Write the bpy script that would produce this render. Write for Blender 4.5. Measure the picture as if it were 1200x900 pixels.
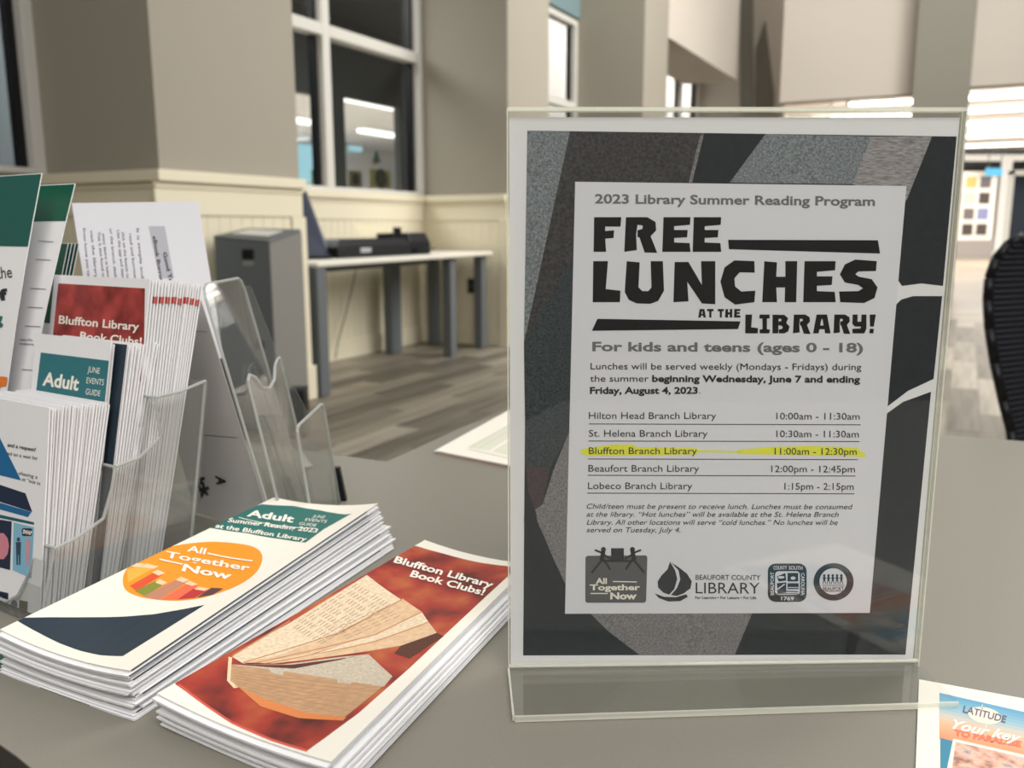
import bpy, bmesh, math, random
import numpy as np
from mathutils import Vector, Matrix
from mathutils.geometry import tessellate_polygon
random.seed(7)
for o in list(bpy.data.objects): bpy.data.objects.remove(o)
SC = bpy.context.scene
COL = SC.collection
# ---------------------------------------------------------------- camera
T = 0.72                      # height of the counter top
F, PITCH, ROLL, CH = 1015.0, 0.17865, -0.00196, 0.23194 + T
fw = Vector((0, math.cos(PITCH), -math.sin(PITCH))); up0 = Vector((0, math.sin(PITCH), math.cos(PITCH))); rt0 = Vector((1, 0, 0))
RT = rt0 * math.cos(ROLL) + up0 * math.sin(ROLL); UP = up0 * math.cos(ROLL) - rt0 * math.sin(ROLL); FW = fw
CO = Vector((0, 0, CH))
cd = bpy.data.cameras.new('camera'); cam = bpy.data.objects.new('camera', cd); COL.objects.link(cam)
cam.matrix_world = Matrix(((RT.x, UP.x, -FW.x, CO.x), (RT.y, UP.y, -FW.y, CO.y), (RT.z, UP.z, -FW.z, CO.z), (0, 0, 0, 1)))
cd.sensor_width = 36; cd.lens = 36 * F / 1200; cd.clip_start = 0.01; cd.clip_end = 200
cd.dof.use_dof = True; cd.dof.focus_distance = 0.46; cd.dof.aperture_fstop = 11.0
SC.camera = cam
# ---------------------------------------------------------------- world, lights, exposure
SC.view_settings.view_transform = 'Standard'; SC.view_settings.look = 'None'
SC.view_settings.exposure = -0.06; SC.view_settings.gamma = 1.0
wd = bpy.data.worlds.new('world'); SC.world = wd; wd.use_nodes = True
wd.node_tree.nodes['Background'].inputs[0].default_value = (1.0, 0.985, 0.955, 1)
wd.node_tree.nodes['Background'].inputs[1].default_value = 0.66
def area(name, loc, target, sx, sy, power, col=(1, .97, .92)):
    l = bpy.data.lights.new(name, 'AREA'); l.shape = 'RECTANGLE'; l.size = sx; l.size_y = sy; l.energy = power; l.color = col
    o = bpy.data.objects.new(name, l); COL.objects.link(o); o.location = loc
    o.rotation_euler = (Vector(target) - Vector(loc)).to_track_quat('-Z', 'Y').to_euler(); return o
# ---------------------------------------------------------------- building frame
O0 = Vector((-1.152, 4.821, 0)); ang = math.atan2(.46, .888)
BU = Vector((math.sin(ang), math.cos(ang), 0)); BV = Vector((math.cos(ang), -math.sin(ang), 0))
def AB(a, b, z): return O0 + BV * a + BU * b + Vector((0, 0, z))
area('ceiling_lamp_near', (0.9, 1.0, 3.6), (0.2, 0.8, 0), 2.4, 2.4, 19)
area('fill_light_behind', (0.6, -1.6, 3.0), (0.1, 0.45, .8), 2.6, 1.4, 100)  # added fill light behind the camera, brightens the sign front
area('fill_light_mid', (4.6, 7.0, 5.0), (0.8, 11.8, 3.4), 4.0, 2.5, 230)  # added unseen fill, brightens the far cross walls and bulkhead
area('fill_light_front', (14.5, 21.5, 3.3), (15.5, 29.0, .8), 8.0, 1.5, 900)  # added unseen light aimed at the storefront frames
area('office_fill', AB(-2.2, 1.0, 3.3), AB(-2.2, 1.0, 0), 1.5, 3.0, 190)  # added light that lifts the dim office walls
area('ceiling_lamp_room', (5.6, 5.0, 4.4), (-1.0, 6.0, 1.0), 3.0, 4.0, 400)
area('ceiling_lamp_aisle', (10.5, 21.5, 3.2), (10.5, 21.5, 0), 12.0, 9.0, 900)
def ray(px, py): return FW + RT * ((px - 600) / F) - UP * ((py - 450) / F)
def onz(px, py, z=T): r = ray(px, py); return CO + r * ((z - CO.z) / r.z)
def aty(px, py, y): r = ray(px, py); return CO + r * (y / r.y)
def onp(px, py, P, n): r = ray(px, py); return CO + r * ((P - CO).dot(n) / r.dot(n))
def pa(px, py, a): return onp(px, py, AB(a, 0, 0), BV)
def pb(px, py, b): return onp(px, py, AB(0, b, 0), BU)
# ---------------------------------------------------------------- materials
def lin(c):
    return tuple((x / 12.92 if x <= .04045 else ((x + .055) / 1.055) ** 2.4) for x in [v / 255 for v in c]) + (1,)
MC = {}
def mat(name, col, rough=.6, noise=None, spec=.3, metal=0.0, bump=None, stretch=None):
    """noise=(scale, amount[, detail]) varies the colour; bump=(scale, strength)"""
    if name in MC: return MC[name]
    m = bpy.data.materials.new(name); m.use_nodes = True; nt = m.node_tree; b = nt.nodes['Principled BSDF']
    b.inputs['Base Color'].default_value = lin(col); b.inputs['Roughness'].default_value = rough
    b.inputs['Specular IOR Level'].default_value = spec; b.inputs['Metallic'].default_value = metal
    tc = nt.nodes.new('ShaderNodeTexCoord'); mp = nt.nodes.new('ShaderNodeMapping'); nt.links.new(tc.outputs['Object'], mp.inputs[0])
    if stretch: mp.inputs['Scale'].default_value = stretch
    if noise:
        n = nt.nodes.new('ShaderNodeTexNoise'); n.inputs['Scale'].default_value = noise[0]; n.inputs['Detail'].default_value = noise[2] if len(noise) > 2 else 3
        nt.links.new(mp.outputs[0], n.inputs['Vector'])
        r = nt.nodes.new('ShaderNodeMapRange'); r.inputs[1].default_value = .3; r.inputs[2].default_value = .7
        r.inputs[3].default_value = 1 - noise[1]; r.inputs[4].default_value = 1 + noise[1]
        nt.links.new(n.outputs['Fac'], r.inputs[0])
        mx = nt.nodes.new('ShaderNodeVectorMath'); mx.operation = 'SCALE'; mx.inputs[0].default_value = lin(col)[:3]
        nt.links.new(r.outputs[0], mx.inputs['Scale']); nt.links.new(mx.outputs[0], b.inputs['Base Color'])
    if bump:
        n2 = nt.nodes.new('ShaderNodeTexNoise'); n2.inputs['Scale'].default_value = bump[0]; nt.links.new(mp.outputs[0], n2.inputs['Vector'])
        bp = nt.nodes.new('ShaderNodeBump'); bp.inputs['Strength'].default_value = bump[1]; bp.inputs['Distance'].default_value = .001
        nt.links.new(n2.outputs['Fac'], bp.inputs['Height']); nt.links.new(bp.outputs[0], b.inputs['Normal'])
    MC[name] = m; return m
def ramp_mat(name, cols, scale, rough=.5, detail=4, stretch=None, dist=0.0):
    m = bpy.data.materials.new(name); m.use_nodes = True; nt = m.node_tree; b = nt.nodes['Principled BSDF']
    b.inputs['Roughness'].default_value = rough; b.inputs['Specular IOR Level'].default_value = .25
    tc = nt.nodes.new('ShaderNodeTexCoord'); mp = nt.nodes.new('ShaderNodeMapping'); nt.links.new(tc.outputs['Object'], mp.inputs[0])
    if stretch: mp.inputs['Scale'].default_value = stretch
    n = nt.nodes.new('ShaderNodeTexNoise'); n.inputs['Scale'].default_value = scale; n.inputs['Detail'].default_value = detail; n.inputs['Distortion'].default_value = dist
    nt.links.new(mp.outputs[0], n.inputs['Vector'])
    cr = nt.nodes.new('ShaderNodeValToRGB'); el = cr.color_ramp.elements
    while len(el) > 1: el.remove(el[0])
    for i, (p, c) in enumerate(cols):
        e = el[0] if i == 0 else el.new(p)
        e.position = p; e.color = lin(c)
    nt.links.new(n.outputs['Fac'], cr.inputs[0]); nt.links.new(cr.outputs[0], b.inputs['Base Color'])
    MC[name] = m; return m
def emis(name, col, s):
    m = bpy.data.materials.new(name); m.use_nodes = True; nt = m.node_tree; nt.nodes.remove(nt.nodes['Principled BSDF'])
    e = nt.nodes.new('ShaderNodeEmission'); e.inputs[0].default_value = lin(col); e.inputs[1].default_value = s
    nt.links.new(e.outputs[0], nt.nodes['Material Output'].inputs[0]); MC[name] = m; return m
def clear(name, tint, ior=1.49, rough=.01, haze=0.0, hazecol=(235, 235, 230)):
    m = bpy.data.materials.new(name); m.use_nodes = True; nt = m.node_tree; nt.nodes.remove(nt.nodes['Principled BSDF'])
    t = nt.nodes.new('ShaderNodeBsdfTransparent'); t.inputs[0].default_value = (*tint, 1)
    g = nt.nodes.new('ShaderNodeBsdfGlossy'); g.inputs['Roughness'].default_value = rough
    fr = nt.nodes.new('ShaderNodeFresnel'); fr.inputs[0].default_value = ior
    ge = nt.nodes.new('ShaderNodeNewGeometry')
    # the exit face of a thin sheet must not go to total reflection: keep the outside index there as well
    ma = nt.nodes.new('ShaderNodeMapRange'); ma.inputs[3].default_value = ior; ma.inputs[4].default_value = 1 / ior
    nt.links.new(ge.outputs['Backfacing'], ma.inputs[0]); nt.links.new(ma.outputs[0], fr.inputs[0])
    mx = nt.nodes.new('ShaderNodeMixShader'); nt.links.new(fr.outputs[0], mx.inputs[0]); nt.links.new(t.outputs[0], mx.inputs[1]); nt.links.new(g.outputs[0], mx.inputs[2])
    out = mx
    if haze:
        d = nt.nodes.new('ShaderNodeBsdfDiffuse'); d.inputs[0].default_value = lin(hazecol)
        m2 = nt.nodes.new('ShaderNodeMixShader'); m2.inputs[0].default_value = haze
        nt.links.new(mx.outputs[0], m2.inputs[1]); nt.links.new(d.outputs[0], m2.inputs[2]); out = m2
    nt.links.new(out.outputs[0], nt.nodes['Material Output'].inputs[0]); MC[name] = m; return m
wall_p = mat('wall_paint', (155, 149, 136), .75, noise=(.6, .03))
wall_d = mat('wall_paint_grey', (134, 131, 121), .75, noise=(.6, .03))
wall_l = mat('bulkhead_paint', (200, 192, 181), .8, noise=(.5, .03))
trim_m = mat('cream_trim', (222, 214, 190), .45)
white_m = mat('white_frame', (204, 202, 195), .4)
lam_m = mat('grey_laminate', (126, 123, 113), .42, noise=(900, .05, 2), spec=.35, bump=(1500, .05))
lam_edge = mat('laminate_edge', (52, 52, 50), .5)
paper = mat('white_paper', (228, 228, 230), .55, spec=.25)
paper_g = mat('paper_edge', (206, 204, 206), .7)
paper_w = mat('warm_paper', (229, 224, 212), .5, spec=.3)
ink = mat('black_ink', (28, 30, 34), .45)
ink2 = mat('text_ink', (48, 48, 54), .5)
ink_grey = mat('grey_ink', (112, 112, 114), .5)
white_ink = mat('white_ink', (236, 232, 220), .5)
teal = mat('teal_ink', (44, 106, 100), .45)
navy = mat('navy_ink', (36, 50, 62), .4)
green_ink = mat('dark_green_ink', (20, 84, 68), .35)
orange = mat('orange_ink', (228, 146, 40), .45)
acr = clear('clear_acrylic', (.965, .97, .965))
acr_e = clear('acrylic_edge', (.9, .92, .9), haze=.38, hazecol=(250, 248, 236))  # whitish haze paints the glow of the edges into their colour
acr_r = clear('rack_acrylic', (.90, .905, .90), haze=.03)
acr_re = clear('rack_acrylic_edge', (.7, .72, .7), haze=.35, hazecol=(225, 228, 225))
glass = clear('window_glass', (.9, .92, .93), ior=1.52)
metal_g = mat('grey_metal', (98, 103, 106), .5, metal=.1)
metal_d = mat('grey_metal_dark', (96, 102, 105), .5)
black_pl = mat('black_plastic', (15, 16, 20), .4)
table_w = mat('white_tabletop', (220, 216, 204), .4)
# ---------------------------------------------------------------- mesh helpers
class MB:
    def __init__(s): s.v = []; s.f = []
    def add(s, vs, fs):
        n = len(s.v); s.v += [tuple(v) for v in vs]; s.f += [tuple(i + n for i in f) for f in fs]; return s
    def hexa(s, c):            # 8 corners, 0-3 bottom ring, 4-7 top ring
        return s.add(c, [(3, 2, 1, 0), (4, 5, 6, 7), (0, 1, 5, 4), (1, 2, 6, 5), (2, 3, 7, 6), (3, 0, 4, 7)])
    def box(s, o, x, y, z):    # origin + three edge vectors
        o, x, y, z = map(Vector, (o, x, y, z))
        return s.hexa([o, o + x, o + x + y, o + y, o + z, o + x + z, o + x + y + z, o + y + z])
    def cyl(s, p, q, r, n=16, r2=None):
        p, q = Vector(p), Vector(q); r2 = r if r2 is None else r2; d = (q - p).normalized()
        a = d.orthogonal().normalized(); b = d.cross(a)
        vs = [p + (a * math.cos(t) + b * math.sin(t)) * r for t in [2 * math.pi * i / n for i in range(n)]] + [q + (a * math.cos(t) + b * math.sin(t)) * r2 for t in [2 * math.pi * i / n for i in range(n)]]
        return s.add(vs, [(i, (i + 1) % n, n + (i + 1) % n, n + i) for i in range(n)] + [tuple(reversed(range(n))), tuple(range(n, 2 * n))])
    def prism(s, poly, off):   # poly: list of 3D points, extruded by off
        off = Vector(off); poly = [Vector(p) for p in poly]; n = len(poly)
        tr = tessellate_polygon([poly])
        vs = poly + [p + off for p in poly]
        return s.add(vs, [t[::-1] for t in tr] + [(a + n, b + n, c + n) for a, b, c in tr] + [(i, (i + 1) % n, (i + 1) % n + n, i + n) for i in range(n)])
def empty(name, loc, label=None, cat=None, group=None, kind=None):
    o = bpy.data.objects.new(name, None); o.location = loc; o.empty_display_size = .05; COL.objects.link(o); tag(o, label, cat, group, kind); return o
def tag(o, label=None, cat=None, group=None, kind=None):
    if label: o['label'] = label
    if cat: o['category'] = cat
    if group: o['group'] = group
    if kind: o['kind'] = kind
    return o
def wloc(o):
    l = Vector(o.location)
    while o.parent: o = o.parent; l += o.location
    return l
def obj(name, mb, m, parent=None, smooth=False, bevel=0, label=None, cat=None, group=None, kind=None, fix=True):
    V = np.array([tuple(v) for v in mb.v], dtype=float)
    if parent is None: org = Vector(((V[:, 0].min() + V[:, 0].max()) / 2, (V[:, 1].min() + V[:, 1].max()) / 2, V[:, 2].min()))
    else: org = wloc(parent)
    me = bpy.data.meshes.new(name); me.from_pydata((V - np.array(org)).tolist(), [], mb.f)
    if fix:
        bm = bmesh.new(); bm.from_mesh(me); bmesh.ops.recalc_face_normals(bm, faces=bm.faces); bm.to_mesh(me); bm.free()
    for p in me.polygons: p.use_smooth = smooth
    me.materials.append(m); o = bpy.data.objects.new(name, me); COL.objects.link(o)
    if parent: o.parent = parent
    else: o.location = org
    if bevel:
        b = o.modifiers.new('bevel', 'BEVEL'); b.width = bevel; b.segments = 2; b.limit_method = 'ANGLE'
    return tag(o, label, cat, group, kind)
def struct(name, mb, m, parent=None, **k):
    return obj(name, mb, m, parent, kind=None if parent else 'structure', **k)
# ---------------------------------------------------------------- sheets and flat print
class Sheet:
    """a sheet of paper or card: corners 00 (u=v=0), 10, 11, 01 and a bend along the normal"""
    def __init__(s, p00, p10, p11, p01, bend=None, flip=False):
        s.c = [np.array(p, dtype=float) for p in (p00, p10, p11, p01)]
        n = np.cross(s.c[1] - s.c[0], s.c[3] - s.c[0]); s.n = n / np.linalg.norm(n) * (-1 if flip else 1)
        s.bend = bend
    def S(s, uv, off=0.0):
        u = uv[:, :1]; v = uv[:, 1:2]; c = s.c
        P = c[0] * (1 - u) * (1 - v) + c[1] * u * (1 - v) + c[2] * u * v + c[3] * (1 - u) * v
        b = off + (s.bend(u, v) if s.bend else 0.0)
        return P + s.n * b
    def uv(s, px):             # where the drawn point lies on the sheet (sheet coordinates)
        px = np.array(px, dtype=float).reshape(-1, 2); uv = np.full((len(px), 2), .5)
        def pr(P):
            d = P - np.array(CO); z = d @ np.array(FW)
            return np.stack([600 + F * (d @ np.array(RT)) / z, 450 - F * (d @ np.array(UP)) / z], 1)
        for _ in range(8):
            r = pr(s.S(uv)) - px; e = 1e-4
            a = (pr(s.S(uv + [e, 0])) - px - r) / e; b = (pr(s.S(uv + [0, e])) - px - r) / e
            det = a[:, 0] * b[:, 1] - a[:, 1] * b[:, 0]
            du = (-r[:, 0] * b[:, 1] + r[:, 1] * b[:, 0]) / det; dv = (-a[:, 0] * r[:, 1] + a[:, 1] * r[:, 0]) / det
            uv = uv + np.stack([du, dv], 1)
        return uv
    def mesh(s, nu=1, nv=1, t=.0003, off=0.0, lo=(0, 0), hi=(1, 1)):
        U = np.linspace(lo[0], hi[0], nu + 1); V = np.linspace(lo[1], hi[1], nv + 1)
        uv = np.array([(a, b) for b in V for a in U]); top = s.S(uv, off); bot = s.S(uv, off - t); n = len(uv); w = nu + 1
        f = []
        for j in range(nv):
            for i in range(nu):
                q = (j * w + i, j * w + i + 1, (j + 1) * w + i + 1, (j + 1) * w + i); f.append(q); f.append(tuple(x + n for x in reversed(q)))
        for i in range(nu):
            f.append((i + 1, i, i + n, i + 1 + n)); k = nv * w + i; f.append((k, k + 1, k + 1 + n, k + n))
        for j in range(nv):
            f.append((j * w, (j + 1) * w, (j + 1) * w + n, j * w + n)); k = j * w + nu; f.append((k + w, k, k + n, k + w + n))
        return MB().add(np.concatenate([top, bot]), f)
def clip(poly, ax, val, keep):
    out = []
    for i in range(len(poly)):
        a, b = poly[i - 1], poly[i]; ia = (a[ax] - val) * keep >= 0; ib = (b[ax] - val) * keep >= 0
        if ia != ib:
            t = (val - a[ax]) / (b[ax] - a[ax]); out.append((a[0] + (b[0] - a[0]) * t, a[1] + (b[1] - a[1]) * t))
        if ib: out.append(b)
    return out
def decal(sh, polys, m, parent, off=.0001, cells=(1, 1), name='print', px=True, inside=True, label=None):
    mb = MB(); allv = []; fs = []
    for poly in polys:
        uv = sh.uv(poly) if px else np.array(poly, dtype=float)
        p0 = [tuple(p) for p in uv]
        if inside:
            for ax, val, k in ((0, 0.002, 1), (0, .998, -1), (1, 0.002, 1), (1, .998, -1)):
                p0 = clip(p0, ax, val, k)
                if len(p0) < 3: break
        if len(p0) < 3: continue
        for j in range(cells[1]):
            pj = p0 if cells[1] == 1 else clip(clip(p0, 1, j / cells[1], 1), 1, (j + 1) / cells[1], -1)
            if len(pj) < 3: continue
            for i in range(cells[0]):
                pi = pj if cells[0] == 1 else clip(clip(pj, 0, i / cells[0], 1), 0, (i + 1) / cells[0], -1)
                if len(pi) < 3: continue
                for t in tessellate_polygon([[Vector((a, b, 0)) for a, b in pi]]):
                    n = len(allv); allv += [pi[t[0]], pi[t[1]], pi[t[2]]]; fs.append((n, n + 1, n + 2))
    if not fs: return None
    P = sh.S(np.array(allv), off)
    mb.add(P, fs); return obj(name, mb, m, parent, label=label, fix=False)
TXC = {}
def textgeo(s, weight, shear):
    k = (s, weight, shear)
    if k in TXC: return TXC[k]
    cu = bpy.data.curves.new('t', 'FONT'); cu.body = s; cu.offset = weight; cu.shear = shear; cu.resolution_u = 3; cu.size = 1; cu.fill_mode = 'FRONT'
    o = bpy.data.objects.new('t', cu); me = o.to_mesh()
    V = np.array([v.co[:2] for v in me.vertices]); Fc = [tuple(p.vertices) for p in me.polygons]
    o.to_mesh_clear(); bpy.data.objects.remove(o); bpy.data.curves.remove(cu)
    V[:, 0] -= V[:, 0].min(); V[:, 0] /= V[:, 0].max(); TXC[k] = (V, Fc); return V, Fc
CAP = .70                      # cap height of the built-in font at size 1
def texts(sh, items, m, parent, off=.0002, name='lettering', px=True, label=None):
    """items: (string, (x0,y0), (x1,y1), cap height, weight, shear)"""
    VV = []; FF = []; n = 0
    for it in items:
        s, p0, p1, cap = it[:4]; w = it[4] if len(it) > 4 else 0.0; shr = it[5] if len(it) > 5 else 0.0
        tilt = it[6] if len(it) > 6 else None
        V, Fc = textgeo(s, w, shr); p0 = np.array(p0, float); p1 = np.array(p1, float); d = p1 - p0
        nn = np.array([d[1], -d[0]]) / np.linalg.norm(d) if tilt is None else np.array(tilt, float)
        if not px: nn = -nn if tilt is None else nn
        Q = p0 + V[:, :1] * d + (V[:, 1:2] / CAP) * nn * cap
        VV.append(Q); FF += [tuple(i + n for i in f) for f in Fc]; n += len(V)
    Q = np.concatenate(VV); uv = sh.uv(Q) if px else Q
    uv = np.clip(uv, .001, .999)
    return obj(name, MB().add(sh.S(uv, off), FF), m, parent, fix=False, label=label)
G = {  # chunky block capitals, each in a unit box, drawn by hand
 'F': [[(0, 0), (.02, 1), (1, 1), (.97, .73), (.42, .73), (.42, .6), (.74, .62), (.72, .40), (.42, .38), (.45, 0)]],
 'E': [[(0, 0), (.04, 1), (1, 1), (.98, .78), (.42, .74), (.42, .63), (.9, .63), (.88, .42), (.42, .40), (.42, .27), (.97, .25), (1, 0)]],
 'L': [[(0, 0), (.02, 1), (.55, 1), (.47, .32), (1, .28), (.98, 0)]],
 'U': [[(.0, .25), (.05, 1), (.38, .97), (.35, .36), (.45, .27), (.6, .27), (.68, .36), (.66, 1), (.97, 1), (1, .28), (.85, .03), (.65, -.04), (.3, -.03), (.1, .06)]],
 'N': [[(0, 0), (.03, .98), (.36, .98), (.68, .42), (.66, 1), (1, 1), (1, -.05), (.68, -.03), (.33, .5), (.36, .02)]],
 'C': [[(.98, .72), (.97, 1), (.4, 1.02), (.12, .85), (0, .5), (.12, .12), (.42, -.06), (.97, .0), (1, .28), (.6, .26), (.42, .38), (.4, .58), (.55, .73)]],
 'H': [[(0, 0), (.06, 1), (.42, .97), (.4, .62), (.66, .62), (.66, 1), (1, 1), (.97, 0), (.64, 0), (.65, .36), (.4, .36), (.42, 0)]],
 'S': [[(.03, 0), (.0, .26), (.5, .27), (.62, .34), (.5, .42), (.15, .48), (.02, .68), (.15, .92), (.42, 1.04), (.98, 1), (.96, .76), (.5, .75), (.42, .68), (.52, .62), (.85, .56), (1, .36), (.92, .1), (.65, -.02)]],
 'R': [[(0, 0), (.05, 1), (.7, 1), (.95, .86), (.97, .62), (.8, .45), (1, -.03), (.62, -.02), (.46, .42), (.40, .42), (.4, .62), (.55, .66), (.56, .76), (.4, .78), (.36, .5), (.38, .05)]],
 'I': [[(.05, 0), (.02, .2), (.3, .22), (.3, .78), (0, .8), (.03, 1), (.97, 1), (.97, .8), (.72, .78), (.72, .22), (1, .2), (.95, 0)]],
 'B': [[(0, 0), (0, 1), (.7, .98), (.92, .8), (.8, .56), (1, .36), (.92, .1), (.7, 0), (.38, .0), (.36, .2), (.56, .24), (.6, .34), (.5, .42), (.36, .42), (.36, .62), (.52, .66), (.52, .76), (.36, .78), (.34, .0)]],
 'A': [[(0, 0), (.2, 1), (.8, 1), (1, 0), (.68, 0), (.66, .22), (.36, .22), (.38, .42), (.6, .42), (.54, .76), (.48, .76), (.32, 0)]],
 'Y': [[(.05, 1), (.03, .5), (.2, .36), (.62, .36), (.6, .26), (.02, .24), (.05, 0), (.85, 0), (1, .25), (1, 1), (.66, 1), (.64, .62), (.38, .62), (.4, 1)]],
 '!': [[(.15, .36), (.1, 1), (1, 1), (.7, .36)], [(.05, 0), (.1, .24), (.7, .24), (.65, 0)]],
 'T': [[(.33, 0), (.33, .74), (0, .74), (0, 1), (1, 1), (1, .74), (.67, .74), (.67, 0)]],
}
def glyph_polys(ch, x0, x1, yb, yt, dy=0):
    return [[(x0 + (x1 - x0) * gx, yb + dy * gx + (yt - yb) * gy) for gx, gy in poly] for poly in G[ch]]
def ell(cx, cy, rx, ry, n=28, a0=0, a1=2 * math.pi, rot=0):
    c, s_ = math.cos(rot), math.sin(rot)
    return [(cx + rx * math.cos(t) * c - ry * math.sin(t) * s_, cy + rx * math.cos(t) * s_ + ry * math.sin(t) * c) for t in [a0 + (a1 - a0) * i / n for i in range(n if abs(a1 - a0) > 6.28 else n + 1)]]
def ring(cx, cy, r0, r1, n=28):
    out = []
    for i in range(n):
        a, b = 2 * math.pi * i / n, 2 * math.pi * (i + 1) / n
        out.append([(cx + r0 * math.cos(a), cy + r0 * math.sin(a)), (cx + r1 * math.cos(a), cy + r1 * math.sin(a)), (cx + r1 * math.cos(b), cy + r1 * math.sin(b)), (cx + r0 * math.cos(b), cy + r0 * math.sin(b))])
    return out
def cat4(a, b, c, d, k):
    a, b, c, d = map(np.array, (a, b, c, d)); out = []
    for i in range(k):
        t = i / k; out.append(.5 * ((2 * b) + (-a + c) * t + (2 * a - 5 * b + 4 * c - d) * t * t + (-a + 3 * b - 3 * c + d) * t ** 3))
    return out
def smooth_loop(P, k=4): return [tuple(q) for i in range(len(P)) for q in cat4(P[i - 1], P[i], P[(i + 1) % len(P)], P[(i + 2) % len(P)], k)]
def ORD(i):
    return ['topmost', 'second', 'third', 'fourth', 'fifth', 'sixth', 'seventh', 'eighth', 'ninth', 'tenth', 'eleventh', 'twelfth', 'thirteenth', 'fourteenth', 'fifteenth', 'sixteenth', 'seventeenth', 'eighteenth', 'nineteenth', 'twentieth', 'twenty-first', 'twenty-second', 'twenty-third', 'twenty-fourth'][i]

# ================================================================ ROOM SHELL
def abox(a0, a1, b0, b1, z0, z1): return MB().box(AB(a0, b0, z0), BV * (a1 - a0), BU * (b1 - b0), (0, 0, z1 - z0))
def abx(mb, a0, a1, b0, b1, z0, z1): return mb.box(AB(a0, b0, z0), BV * (a1 - a0), BU * (b1 - b0), (0, 0, z1 - z0))
fl = MB().box((-9, -3, -.05), (44, 0, 0), (0, 46, 0), (0, 0, .046))
floor_m = ramp_mat('wood_floor', [(.25, (112, 102, 88)), (.5, (140, 130, 114)), (.75, (166, 154, 138))], 1.2, .38, 5, stretch=(.25, 2.2, 1))
FLOOR = struct('floor', fl, floor_m)
# planks one by one where they show wide enough
plank_mats = []
for i, (c1, c2) in enumerate([((78, 73, 64), (112, 106, 95)), ((108, 101, 89), (142, 135, 121)), ((128, 121, 108), (162, 154, 140)), ((92, 86, 76), (126, 119, 107))]):
    plank_mats.append(ramp_mat('plank_wood_%s' % 'abcd'[i], [(.3, c1), (.7, c2)], 5, .42, 6, stretch=(6, .35, 6), dist=.6))
pm = {}
PW, PL = .15, 1.22
def plank_mesh(k):
    if k in pm: return pm[k]
    x, y, z = PW / 2 - .0015, PL / 2 - .0015, .004; b = .0015
    v = [(-x, -y, 0), (x, -y, 0), (x, y, 0), (-x, y, 0), (-x + b, -y + b, z), (x - b, -y + b, z), (x - b, y - b, z), (-x + b, y - b, z)]
    me = bpy.data.meshes.new('plank'); me.from_pydata(v, [], [(4, 5, 6, 7), (0, 1, 5, 4), (1, 2, 6, 5), (2, 3, 7, 6), (3, 0, 4, 7)]); me.materials.append(plank_mats[k]); pm[k] = me; return me
cnt = 0
def see(P, box):
    d = P - CO; z = d.dot(FW)
    if z < .1: return False
    x = 600 + F * d.dot(RT) / z; y = 450 - F * d.dot(UP) / z
    return box[0] < x < box[2] and box[1] < y < box[3]
cand = []
for i in range(-12, 60):
    offb = (i * .37) % 1 * PL
    for j in range(-6, 10):
        a, b = i * PW, j * PL + offb
        if -.79 < b and b < 2.5 and a < -.75: continue
        ok = False; dmin = 99
        for db in (-.55, -.3, 0, .3, .55):
            P = AB(a, b + db, 0)
            if see(P, (318, 385, 612, 560)) or see(P, (1060, 320, 1215, 530)): ok = True
        if ok and (AB(a, b, 0) - CO).length < 10: cand.append(((AB(a, b, 0) - CO).length, a, b))
cand.sort()
for dist_, a, b in cand[:290]:
    if -1.0 < b < .02 and a < .08: continue
    k = random.randrange(4); o = bpy.data.objects.new('plank', plank_mesh(k)); COL.objects.link(o); o.parent = FLOOR
    p = AB(a, b, -.0045); o.location = p - FLOOR.location; o.rotation_euler = (0, 0, -ang)
FLOOR_Z = 0.0
ceil_m = mat('ceiling_white', (238, 232, 228), .8, noise=(1.2, .03))
WH = 5.2
def wall(name, a0, a1, b0, b1, z0, z1, m): return struct(name, abox(a0, a1, b0, b1, z0, z1), m)
ND = -.79
piers = [(-.93, 0.0), (2.44, 3.19), (5.61, 6.44)]
for i, (b0, b1) in enumerate(piers):
    wall('wall_pier_%d' % (i + 1), ND, 0, b0, b1, 0, WH, wall_p)
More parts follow.
